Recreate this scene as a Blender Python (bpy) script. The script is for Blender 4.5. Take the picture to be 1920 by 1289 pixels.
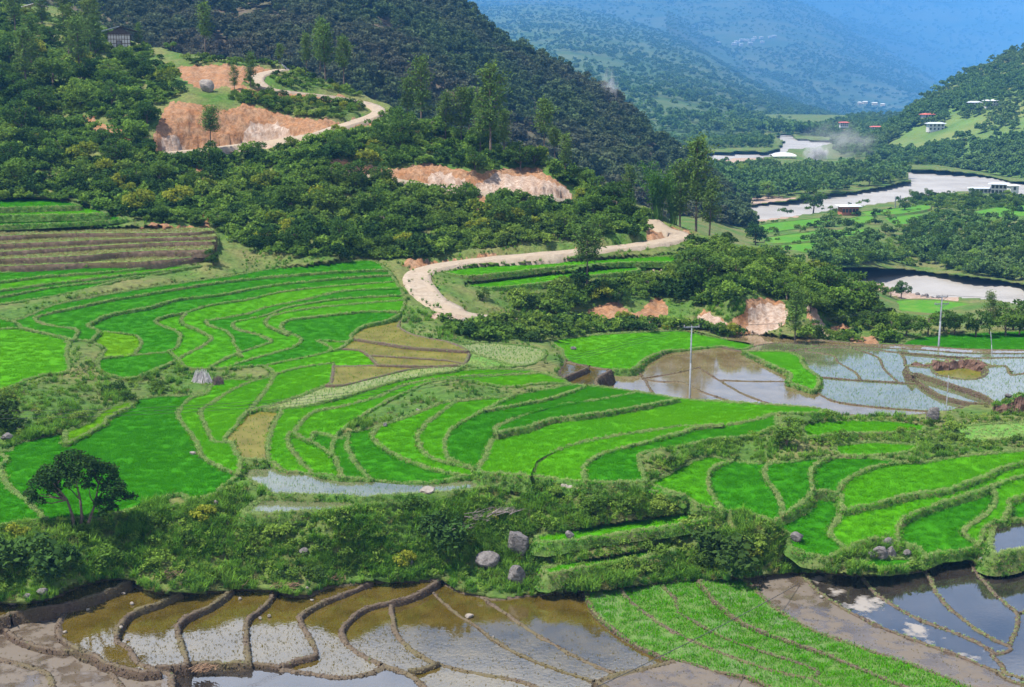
import bpy, bmesh, math, random, time
import numpy as np
from mathutils import Vector
from mathutils.geometry import delaunay_2d_cdt
T0 = time.time()
sc = bpy.context.scene
for o in list(bpy.data.objects): bpy.data.objects.remove(o)
R = math.radians
# ------------------------------------------------------------------ camera
CAMZ = 32.0; FPX = 2400.0; PITCH = math.atan((644.5-150)/FPX)
cam_d = bpy.data.cameras.new('camera'); cam = bpy.data.objects.new('camera', cam_d); sc.collection.objects.link(cam)
cam_d.sensor_width = 36.0; cam_d.lens = 45.0; cam_d.clip_start = 0.5; cam_d.clip_end = 40000
cam.location = (0, 0, CAMZ); cam.rotation_euler = (math.pi/2-PITCH, 0, 0); sc.camera = cam
# ------------------------------------------------------------------ sky, sun, exposure
SUN_EL = 63.0; SUN_AZ = -104.0        # degrees; azimuth from +Y (ahead) towards +X
w = bpy.data.worlds.new('World'); sc.world = w; w.use_nodes = True
nt = w.node_tree; nt.nodes.clear()
N = lambda t: nt.nodes.new(t)
sky = N('ShaderNodeTexSky'); sky.sky_type = 'NISHITA'; sky.sun_disc = False
sky.sun_elevation = R(SUN_EL); sky.sun_rotation = R(SUN_AZ); sky.altitude = 1300; sky.dust_density = 0.1; sky.ozone_density = 2.0
tc = N('ShaderNodeTexCoord'); sx = N('ShaderNodeSeparateXYZ'); za = N('ShaderNodeMath'); za.operation = 'ADD'; za.inputs[1].default_value = .14; dv = N('ShaderNodeVectorMath'); dv.operation = 'DIVIDE'; cz_ = N('ShaderNodeCombineXYZ')
zm = N('ShaderNodeMath'); zm.operation = 'MAXIMUM'; zm.inputs[1].default_value = 0.       # cloud layer seen in perspective
hz = N('ShaderNodeMapRange'); hz.inputs['From Min'].default_value = .38; hz.inputs['From Max'].default_value = .08; hz.inputs['To Max'].default_value = .9; mxx = N('ShaderNodeMath'); mxx.operation = 'MAXIMUM'
nz = N('ShaderNodeTexNoise'); nz.inputs['Scale'].default_value = 1.15; nz.inputs['Detail'].default_value = 7; nz.inputs['Roughness'].default_value = .55
cr = N('ShaderNodeValToRGB'); cr.color_ramp.elements[0].position = .50; cr.color_ramp.elements[1].position = .60
mx = N('ShaderNodeMixRGB'); mx.inputs['Color2'].default_value = (10.0, 10.0, 10.4, 1)
bg = N('ShaderNodeBackground'); bg.inputs['Strength'].default_value = 0.085; wo = N('ShaderNodeOutputWorld')
lk = nt.links.new
lk(tc.outputs['Generated'], sx.inputs[0]); lk(sx.outputs['Z'], zm.inputs[0]); lk(zm.outputs[0], za.inputs[0])
for q in 'XYZ': lk(za.outputs[0], cz_.inputs[q])
lk(tc.outputs['Generated'], dv.inputs[0]); lk(cz_.outputs[0], dv.inputs[1]); lk(dv.outputs[0], nz.inputs['Vector']); lk(nz.outputs['Fac'], cr.inputs[0])
lk(zm.outputs[0], hz.inputs['Value']); lk(hz.outputs[0], mxx.inputs[0]); lk(cr.outputs[0], mxx.inputs[1]); lk(mxx.outputs[0], mx.inputs['Fac']); lk(sky.outputs[0], mx.inputs['Color1']); lk(mx.outputs[0], bg.inputs[0]); lk(bg.outputs[0], wo.inputs[0])
sd = bpy.data.lights.new('sun', 'SUN'); sun = bpy.data.objects.new('sun', sd); sc.collection.objects.link(sun)
sd.energy = 5.0; sd.angle = R(0.6); sd.color = (1, .955, .86)
ca, ce = R(SUN_AZ), R(SUN_EL)
sdir = Vector((math.sin(ca)*math.cos(ce), math.cos(ca)*math.cos(ce), math.sin(ce)))
sun.rotation_euler = sdir.to_track_quat('Z', 'Y').to_euler(); sun.location = (0, 0, 500)
vs = sc.view_settings; vs.view_transform = 'Standard'; vs.look = 'None'; vs.exposure = 1.3; vs.gamma = 1; vs.use_curve_mapping = False
sc.render.engine = 'CYCLES'
cy = sc.cycles
cy.max_bounces = 4; cy.diffuse_bounces = 2; cy.glossy_bounces = 2; cy.transmission_bounces = 2; cy.volume_bounces = 0; cy.transparent_max_bounces = 4
cy.use_denoising = True; cy.denoiser = 'OPENIMAGEDENOISE'; cy.denoising_prefilter = 'ACCURATE'; cy.denoising_input_passes = 'RGB_ALBEDO_NORMAL'
cy.use_adaptive_sampling = True; cy.adaptive_threshold = 0.015; cy.caustics_reflective = False; cy.caustics_refractive = False
cy.sample_clamp_indirect = 6
sc.render.film_transparent = False
COL = sc.collection
rnd = random.Random(11); rng = np.random.default_rng(11)
# ------------------------------------------------------------------ projection helpers (photo pixels -> places)
cp, sp = math.cos(PITCH), math.sin(PITCH)
def ray(px, py):
    a = (np.asarray(px, float)-960)/FPX; b = -(np.asarray(py, float)-644.5)/FPX
    return np.stack(np.broadcast_arrays(a, cp+b*sp, -sp+b*cp), -1)
CAM = np.array([0, 0, CAMZ])
def at_depth(px, py, d): return CAM+ray(px, py)*np.asarray(d)[..., None]
def at_z(px, py, z):
    r = ray(px, py); return CAM+r*(((np.asarray(z)-CAMZ)/r[..., 2])[..., None])
def at_y(px, py, y):
    r = ray(px, py); return CAM+r*((np.asarray(y)/r[..., 1])[..., None])
def project(P):
    P = np.asarray(P)-CAM; f = P[..., 1]*cp-P[..., 2]*sp; u = P[..., 1]*sp+P[..., 2]*cp
    return 960+FPX*P[..., 0]/f, 644.5-FPX*u/f, f
class TPS:
    def __init__(s, X, v, lam=1e-3):
        X = np.asarray(X, float)/500.; n = len(X); s.X = X
        K = s.k(X, X)+lam*np.eye(n); Q = np.c_[np.ones(n), X]
        A = np.block([[K, Q], [Q.T, np.zeros((3, 3))]]); s.c = np.linalg.solve(A, np.r_[v, 0, 0, 0])
    @staticmethod
    def k(a, b):
        r2 = ((a[:, None]-b[None])**2).sum(-1); return r2*np.log(r2+1e-9)*.5
    def __call__(s, x, y):
        x, y = np.broadcast_arrays(np.asarray(x, float), np.asarray(y, float)); sh = x.shape
        q = np.c_[x.ravel(), y.ravel()]/500.; out = np.empty(len(q))
        for i in range(0, len(q), 20000):
            c = q[i:i+20000]; out[i:i+20000] = s.k(c, s.X)@s.c[:-3]+np.c_[np.ones(len(c)), c]@s.c[-3:]
        return out.reshape(sh)
def vnoise(x, y, seed=0):
    x = np.asarray(x, float); y = np.asarray(y, float)
    xi = np.floor(x).astype(np.int64); yi = np.floor(y).astype(np.int64); fx = x-xi; fy = y-yi
    fx = fx*fx*(3-2*fx); fy = fy*fy*(3-2*fy)
    def h(a, b):
        v = (a*374761393+b*668265263+seed*1442695041) & 0xffffffff
        v = ((v ^ (v >> 13))*1274126177) & 0xffffffff
        return ((v ^ (v >> 16)) & 0xffff)/65535.
    return (h(xi, yi)*(1-fx)+h(xi+1, yi)*fx)*(1-fy)+(h(xi, yi+1)*(1-fx)+h(xi+1, yi+1)*fx)*fy
def fbm(x, y, seed=0, o=4):
    s = 0; a = 1; t = 0
    for i in range(o): s = s+a*vnoise(x*2**i, y*2**i, seed+i); t += a; a *= .5
    return s/t-.5
def inpoly(poly, x, y):
    x = np.asarray(x); y = np.asarray(y); r = np.zeros(np.broadcast(x, y).shape, bool); n = len(poly); j = n-1
    for i in range(n):
        xi, yi = poly[i]; xj, yj = poly[j]
        if yi != yj:
            c = ((yi > y) != (yj > y)) & (x < (xj-xi)*(y-yi)/(yj-yi)+xi); r ^= c
        j = i
    return r
def pts(s): return [tuple(float(v) for v in q.split(',')) for q in s.split()]
# ------------------------------------------------------------------ object helpers
def mesh_from(name, V, F, mats=(), smooth=False, mi=None):
    me = bpy.data.meshes.new(name)
    V = np.asarray(V, np.float32)
    if isinstance(F, np.ndarray):
        k = F.shape[1]; me.vertices.add(len(V)); me.vertices.foreach_set('co', V.ravel())
        me.loops.add(F.size); me.loops.foreach_set('vertex_index', F.astype(np.int32).ravel())
        me.polygons.add(len(F)); me.polygons.foreach_set('loop_start', np.arange(0, F.size, k, dtype=np.int32))
        me.update(calc_edges=True)
    else:
        me.from_pydata([tuple(v) for v in V.tolist()], [], F)
    for m in mats: me.materials.append(m)
    if mi is not None: me.polygons.foreach_set('material_index', np.asarray(mi, np.int32))
    me.polygons.foreach_set('use_smooth', np.full(len(me.polygons), smooth)); me.update()
    return me
def link(name, me, parent=None, loc=None):
    o = bpy.data.objects.new(name, me); COL.objects.link(o)
    if parent is not None: o.parent = parent
    if loc is not None: o.location = loc
    return o
def tag(o, label=None, cat=None, group=None, kind=None):
    if label: o['label'] = label
    if cat: o['category'] = cat
    if group: o['group'] = group
    if kind: o['kind'] = kind
    return o
def empty(name, loc, rz=0., s=1.):
    o = bpy.data.objects.new(name, None); COL.objects.link(o); o.location = loc; o.rotation_euler = (0, 0, rz); o.scale = (s, s, s) if np.isscalar(s) else s
    o.empty_display_size = .5; return o
# ------------------------------------------------------------------ materials
def mat(name):
    m = bpy.data.materials.new(name); m.use_nodes = True; t = m.node_tree; t.nodes.clear()
    o = t.nodes.new('ShaderNodeOutputMaterial'); return m, t, o
def node(t, typ, **kw):
    n = t.nodes.new(typ)
    for k, v in kw.items():
        if k.startswith('i_'):
            key = k[2:].replace('_', ' '); n.inputs[int(key) if key.isdigit() else key].default_value = v
        else: setattr(n, k, v)
    return n
def noise(t, scale, detail=4, rough=.55, coord='P', seed=0.0):
    n = node(t, 'ShaderNodeTexNoise', i_Scale=scale, i_Detail=detail, i_Roughness=rough)
    if coord == 'P': g = node(t, 'ShaderNodeNewGeometry'); src = g.outputs['Position']
    else: g = node(t, 'ShaderNodeTexCoord'); src = g.outputs['Object']
    if seed:
        a = node(t, 'ShaderNodeVectorMath', operation='ADD'); a.inputs[1].default_value = (seed, seed*1.7, seed*.3); t.links.new(src, a.inputs[0]); src = a.outputs[0]
    t.links.new(src, n.inputs['Vector']); return n.outputs['Fac']
def ramp(t, fac, stops):
    r = node(t, 'ShaderNodeValToRGB'); e = r.color_ramp.elements
    while len(e) < len(stops): e.new(.5)
    for q, (p, c) in zip(e, stops): q.position = p; q.color = (*c, 1)
    t.links.new(fac, r.inputs[0]); return r.outputs[0]
def mixc(t, fac, a, b):
    m = node(t, 'ShaderNodeMixRGB')
    for k, v in (('Fac', fac), ('Color1', a), ('Color2', b)):
        if hasattr(v, 'links') or isinstance(v, bpy.types.NodeSocket): t.links.new(v, m.inputs[k])
        elif k == 'Fac': m.inputs[k].default_value = v
        else: m.inputs[k].default_value = (*v, 1)
    return m.outputs[0]
def mathn(t, op, a, b=0.):
    m = node(t, 'ShaderNodeMath', operation=op)
    for i, v in enumerate((a, b)):
        if isinstance(v, bpy.types.NodeSocket): t.links.new(v, m.inputs[i])
        else: m.inputs[i].default_value = v
    return m.outputs[0]
def bump(t, h, dist, strength=1.):
    b = node(t, 'ShaderNodeBump', i_Distance=dist, i_Strength=strength); t.links.new(h, b.inputs['Height']); return b.outputs[0]
def principled(t, o, col, rough=.9, spec=.2, nrm=None, **kw):
    p = node(t, 'ShaderNodeBsdfPrincipled')
    p.inputs['Specular IOR Level'].default_value = spec
    if isinstance(col, bpy.types.NodeSocket): t.links.new(col, p.inputs['Base Color'])
    else: p.inputs['Base Color'].default_value = (*col, 1)
    if isinstance(rough, bpy.types.NodeSocket): t.links.new(rough, p.inputs['Roughness'])
    else: p.inputs['Roughness'].default_value = rough
    if nrm is not None: t.links.new(nrm, p.inputs['Normal'])
    for k, v in kw.items(): p.inputs[k.replace('_', ' ')].default_value = v
    t.links.new(p.outputs[0], o.inputs['Surface']); return p
def m_simple(name, c1, c2, scale=3., rough=.85, bd=.03, spec=.2, coord='P', metallic=0.):
    m, t, o = mat(name); f = noise(t, scale, 6, coord=coord); c = ramp(t, f, [(.3, c1), (.7, c2)])
    principled(t, o, c, rough, spec, bump(t, f, bd), Metallic=metallic); return m
def m_leaf(name, dark, light, warm=None, trans=.35, big=.06, big_amt=.5, upn=0.):
    """foliage: per-leaf, per-plant and patchy variation, light passing through"""
    m, t, o = mat(name)
    g = node(t, 'ShaderNodeNewGeometry'); oi = node(t, 'ShaderNodeObjectInfo')
    a = mathn(t, 'MULTIPLY', g.outputs['Random Per Island'], .45); b = mathn(t, 'MULTIPLY', oi.outputs['Random'], .55)
    c = ramp(t, mathn(t, 'ADD', a, b), [(.1, dark), (.9, light)])
    if warm: c = mixc(t, mathn(t, 'MULTIPLY', ramp(t, noise(t, big, 3), [(.45, (0, 0, 0)), (.7, (1, 1, 1))]), big_amt), c, warm)
    d = node(t, 'ShaderNodeBsdfDiffuse'); tr = node(t, 'ShaderNodeBsdfTranslucent'); mx = node(t, 'ShaderNodeMixShader', i_0=trans)
    if upn:      # blades of a dense stand are lit like the stand as a whole
        sc_ = node(t, 'ShaderNodeVectorMath', operation='SCALE'); sc_.inputs['Scale'].default_value = 1-upn; t.links.new(g.outputs['Normal'], sc_.inputs[0])
        ad = node(t, 'ShaderNodeVectorMath', operation='ADD'); ad.inputs[1].default_value = (0, 0, upn); t.links.new(sc_.outputs[0], ad.inputs[0]); nm = node(t, 'ShaderNodeVectorMath', operation='NORMALIZE'); t.links.new(ad.outputs[0], nm.inputs[0]); t.links.new(nm.outputs[0], d.inputs['Normal'])
    t.links.new(c, d.inputs[0]); t.links.new(c, tr.inputs[0]); t.links.new(d.outputs[0], mx.inputs[1]); t.links.new(tr.outputs[0], mx.inputs[2])
    t.links.new(mx.outputs[0], o.inputs['Surface']); return m
M = {}
M['shrub_dark'] = m_leaf('leaf_dark', (.022, .055, .010), (.07, .135, .025), (.10, .15, .025))
M['tree_dark'] = m_leaf('lone_tree_leaf', (.014, .036, .009), (.042, .088, .02), (.06, .09, .02), .15)
M['shrub_mid'] = m_leaf('leaf_mid', (.04, .085, .012), (.11, .20, .03), (.15, .21, .035))
M['shrub_light'] = m_leaf('leaf_light', (.07, .135, .018), (.18, .29, .042), (.22, .26, .05))
M['shrub_yellow'] = m_leaf('leaf_yellow', (.06, .11, .015), (.26, .28, .03))
M['pine'] = m_leaf('pine_needles', (.045, .09, .016), (.11, .185, .04), (.15, .19, .045), .25)
M['far_leaf'] = m_leaf('far_foliage', (.05, .10, .025), (.10, .185, .045), (.13, .18, .055), .2, .012, .6)
M['ridge_leaf'] = m_leaf('ridge_foliage', (.035, .06, .024), (.085, .125, .045), (.10, .07, .066), .25, .014, .65)
M['bamboo'] = m_leaf('bamboo_leaf', (.04, .10, .015), (.10, .21, .03))
M['grass_tall'] = m_leaf('grass_tall', (.045, .12, .012), (.14, .30, .03), (.19, .31, .045), .35, .25, .6)
M['grass_dark'] = m_leaf('grass_dark', (.02, .07, .01), (.06, .16, .022), (.09, .17, .03), .3, .3, .5)
M['grass_bund'] = m_leaf('grass_bund', (.12, .19, .045), (.23, .31, .10), (.25, .28, .11), .3, .35, .6, .4)
M['grass_dry'] = m_leaf('grass_dry', (.12, .13, .04), (.26, .24, .09))
RICE = {'d': ((.021, .132, .001), (.026, .152, .001), (.040, .172, .001)), 'b': ((.042, .186, .001), (.051, .21, .001), (.073, .23, .001)), 'y': ((.07, .20, .001), (.085, .222, .002), (.12, .235, .002))}
for k, (a, b, c) in RICE.items():
    md_ = tuple((p+q)/2 for p, q in zip(a, b)); M['rice_'+k] = m_leaf('rice_'+k, tuple(.6*p+.4*q for p, q in zip(md_, a)), tuple(.5*p+.5*q for p, q in zip(md_, b)), c, .12, .05, .55, .8)
M['seedling'] = m_leaf('seedling', (.05, .16, .015), (.12, .30, .03), None, .3)
M['seedling_straw'] = m_leaf('seedling_straw', (.10, .085, .012), (.20, .165, .025), None, .3)
M['bark'] = m_simple('bark', (.045, .034, .026), (.13, .10, .075), 6, .95, .04, coord='O')
M['bark_grey'] = m_simple('bark_grey', (.10, .085, .07), (.24, .21, .18), 6, .95, .04, coord='O')
M['rock'] = m_simple('rock', (.055, .049, .048), (.17, .155, .15), 3.5, .9, .25, coord='O')
M['rock_pale'] = m_simple('rock_pale', (.13, .11, .095), (.26, .23, .20), 2.5, .9, .1, coord='O')
def m_bed(k):
    a, b, c = RICE[k]; m, t, o = mat('rice_bed_'+k); f = noise(t, 9, 3)
    col = mixc(t, mathn(t, 'MULTIPLY', ramp(t, noise(t, .05, 3), [(.45, (0,)*3), (.7, (1,)*3)]), .55), ramp(t, f, [(.3, tuple(.85*v for v in a)), (.7, b)]), c)
    principled(t, o, col, .95, .05, bump(t, f, .05)); return m
for k in RICE: M['bed_'+k] = m_bed(k)
def m_water(name, mud1, mud2, ripple=.004, patch=None, spec=1.0, ior=2.0, base_r=.035):
    """shallow still water over mud: mud colour under a glossy skin"""
    m, t, o = mat(name); f = noise(t, .5, 6); c = ramp(t, f, [(.35, mud1), (.65, mud2)])
    h = noise(t, 3.5, 2); r = base_r
    if patch is not None:      # mud breaking the surface
        pm = ramp(t, noise(t, patch[0], 6, .65), [(patch[1], (0,)*3), (patch[1]+.08, (1,)*3)])
        c = mixc(t, pm, c, patch[2]); r = mathn(t, 'ADD', mathn(t, 'MULTIPLY', pm, .75), .05)
    principled(t, o, c, r, spec*.5, bump(t, h, ripple), IOR=ior); return m
M['flood'] = m_water('flooded_mud', (.045, .031, .005), (.08, .056, .011), ior=2.4)
M['flood_mud'] = m_water('half_dry_mud', (.055, .041, .029), (.09, .07, .052), .004, (.55, .46, (.095, .075, .056)), .35)
M['clear'] = m_water('clear_water', (.014, .012, .010), (.028, .023, .019), .002, ior=2.5)
M['clear_patch'] = m_water('clear_water_patchy', (.014, .012, .010), (.028, .023, .019), .002, (.35, .56, (.13, .105, .08)), ior=2.5)
M['wet'] = m_water('wet_paddy_water', (.07, .075, .035), (.11, .115, .06), .003)
M['wet_bare'] = m_water('wet_bare_water', (.10, .072, .03), (.15, .115, .065), .003)
M['pool'] = m_water('olive_pool', (.085, .076, .010), (.135, .12, .02), .004, spec=.2, ior=1.3, base_r=.35)
def m_earth(name, a, b, c, sc_=1.5):
    m, t, o = mat(name); f = noise(t, sc_, 8, .65); f2 = noise(t, .25, 4, seed=5)
    col = mixc(t, ramp(t, f2, [(.45, (0,)*3), (.65, (1,)*3)]), ramp(t, f, [(.3, a), (.7, b)]), c)
    principled(t, o, col, .95, .1, bump(t, f, .12)); return m
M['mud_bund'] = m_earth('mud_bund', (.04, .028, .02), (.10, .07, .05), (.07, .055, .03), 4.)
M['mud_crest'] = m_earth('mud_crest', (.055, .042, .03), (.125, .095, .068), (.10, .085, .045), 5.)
M['dry_soil'] = m_earth('terrace_soil', (.10, .068, .045), (.22, .16, .11), (.15, .17, .045))
M['terrace_face'] = m_earth('terrace_face', (.06, .038, .026), (.19, .135, .095), (.09, .07, .035), 1.2)
M['turf'] = m_earth('turf', (.05, .12, .02), (.11, .23, .035), (.15, .2, .05))
M['young_bed'] = m_earth('young_bed', (.05, .10, .02), (.10, .17, .035), (.09, .14, .05), 3.)
M['fallow'] = m_earth('fallow', (.11, .135, .05), (.17, .19, .09), (.14, .17, .05), 3.)
M['riser'] = m_earth('grassy_riser', (.035, .085, .014), (.085, .16, .028), (.10, .11, .04))
# ------------------------------------------------------------------ near terrain: heights and distances
CTL_Z = """-200,1289,-2.6 60,1150,-0.7 180,1165,-1.2 285,1175,-1.6 400,1180,-2.0 520,1190,-2.4 620,1190,-2.7 700,1200,-3 850,1180,-3.2 1000,1150,-3.2 1100,1220,-3.3
100,1270,-2.6 600,1290,-3.4 1000,1285,-3.4 1300,1180,-3.4 1500,1180,-3.4 1750,1150,-3.4 1900,1150,-3.4 1500,1289,-3.4 1900,1289,-3.4 -200,1480,-3.2 960,1500,-3.5 2150,1500,-3.5 2150,1289,-3.4 2150,1100,-3.4
0,1125,-.4 230,1083,-.7 433,1104,-1.9 640,1094,-2.5 830,1087,-2.8 990,1113,-3.1 1280,1086,-3.2 1500,1070,-3.2
60,987,1.5 260,957,1.5 430,912,1.5 640,958,1 900,920,1 1200,920,1.1 1450,990,-.2 1550,1050,-2 1730,1060,-2.8 1813,1040,-2.7 1900,1000,-2.4 -150,980,1.6 1150,995,-.9 1150,1055,-2.2
550,905,1 800,915,1 700,880,1.2 600,830,1.5 900,850,1.5 1000,800,2 1100,760,2.6 1200,800,2.2 1400,790,2.2 1500,773,2.2 700,760,2.6 850,718,3 600,765,2.2
760,705,2.3 700,640,2.5 900,660,2.1 1000,660,1.4 640,700,2.3 1300,775,1.4 1300,735,-.8 1300,680,-1 1600,745,-1 1600,665,-1 1850,740,-1 1850,675,-1 1920,650,-1.2 2150,650,-1.2 1200,650,-.4 1080,660,.3 1120,710,-.2
1600,800,.9 1850,790,.4 1700,840,.9 1900,850,.6 1400,860,1 1600,900,.4 1850,900,.2 1400,930,.4 1550,960,-.6 1750,985,-1.3 2150,900,.2 2150,780,0
250,850,1.6 60,900,1.7 40,830,2.2 400,790,1.7 480,740,2 580,710,2.2 250,745,2.4 60,760,3.4 60,680,3.4 250,690,2.6 350,660,2.7 560,650,2.6 680,590,3.4 300,620,3.1 550,600,3.8 640,550,4.7 300,565,4.7 100,580,4.8 500,515,5.8 700,500,5.8 60,520,6.3 300,505,6.6 450,485,7.2 -200,700,3.6 -200,560,5.5 -200,850,2
100,487,7.6 100,440,10.2 300,440,10.2 100,400,12.6 100,375,14 -200,440,10.5 -200,380,14.5
600,470,8 800,470,7.2 760,520,5.4 800,560,4.2 880,590,2.8 1000,482,6.3 1200,453,6.8 1280,441,6.9 1000,510,4.6 1100,530,3.6 1000,560,2.6 1100,605,-.2 1000,622,.9 1400,628,-1.1 1540,628,-1.2 1250,612,-.6 1700,634,-1.4"""
CTL_Y = """1400,562,170 1540,560,174 1150,565,178 1330,505,190 1300,462,204 1450,520,191 1600,570,188 1900,622,176 2150,620,178
100,340,205 0,300,212 400,392,200 350,288,227 350,276,229 350,195,237 500,270,234 500,262,236 500,208,241 700,217,250 600,180,256 450,160,251 380,130,264 500,130,268 650,170,268 250,90,292 100,100,275 100,30,310 0,150,250 200,200,235 150,250,226
650,327,215 650,317,217 640,290,219 900,357,216 900,350,217 900,312,222 1060,374,219 1040,322,226 800,262,234 900,290,231 1000,292,238 700,400,203 900,402,206 1100,402,213 1200,402,219 850,440,199 -200,300,215 -200,150,255 -200,20,310"""
C3 = []
for q in CTL_Z.split():
    x, y, z = map(float, q.split(',')); z -= .8*min(1, max(0, (1500-x)/400)) if y >= 1080 else 0; r = ray(x, y); C3.append((x, y, 1/((z-CAMZ)/r[2])))
for q in CTL_Y.split():
    x, y, Y = map(float, q.split(',')); r = ray(x, y); C3.append((x, y, 1/(Y/r[1])))
C3 = np.array(C3); near = TPS(C3[:, :2], C3[:, 2]*100, 2e-4)
def near_d(px, py): return 100/np.maximum(near(px, py), .2)
def near_p(px, py): return at_depth(px, py, near_d(px, py))
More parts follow.
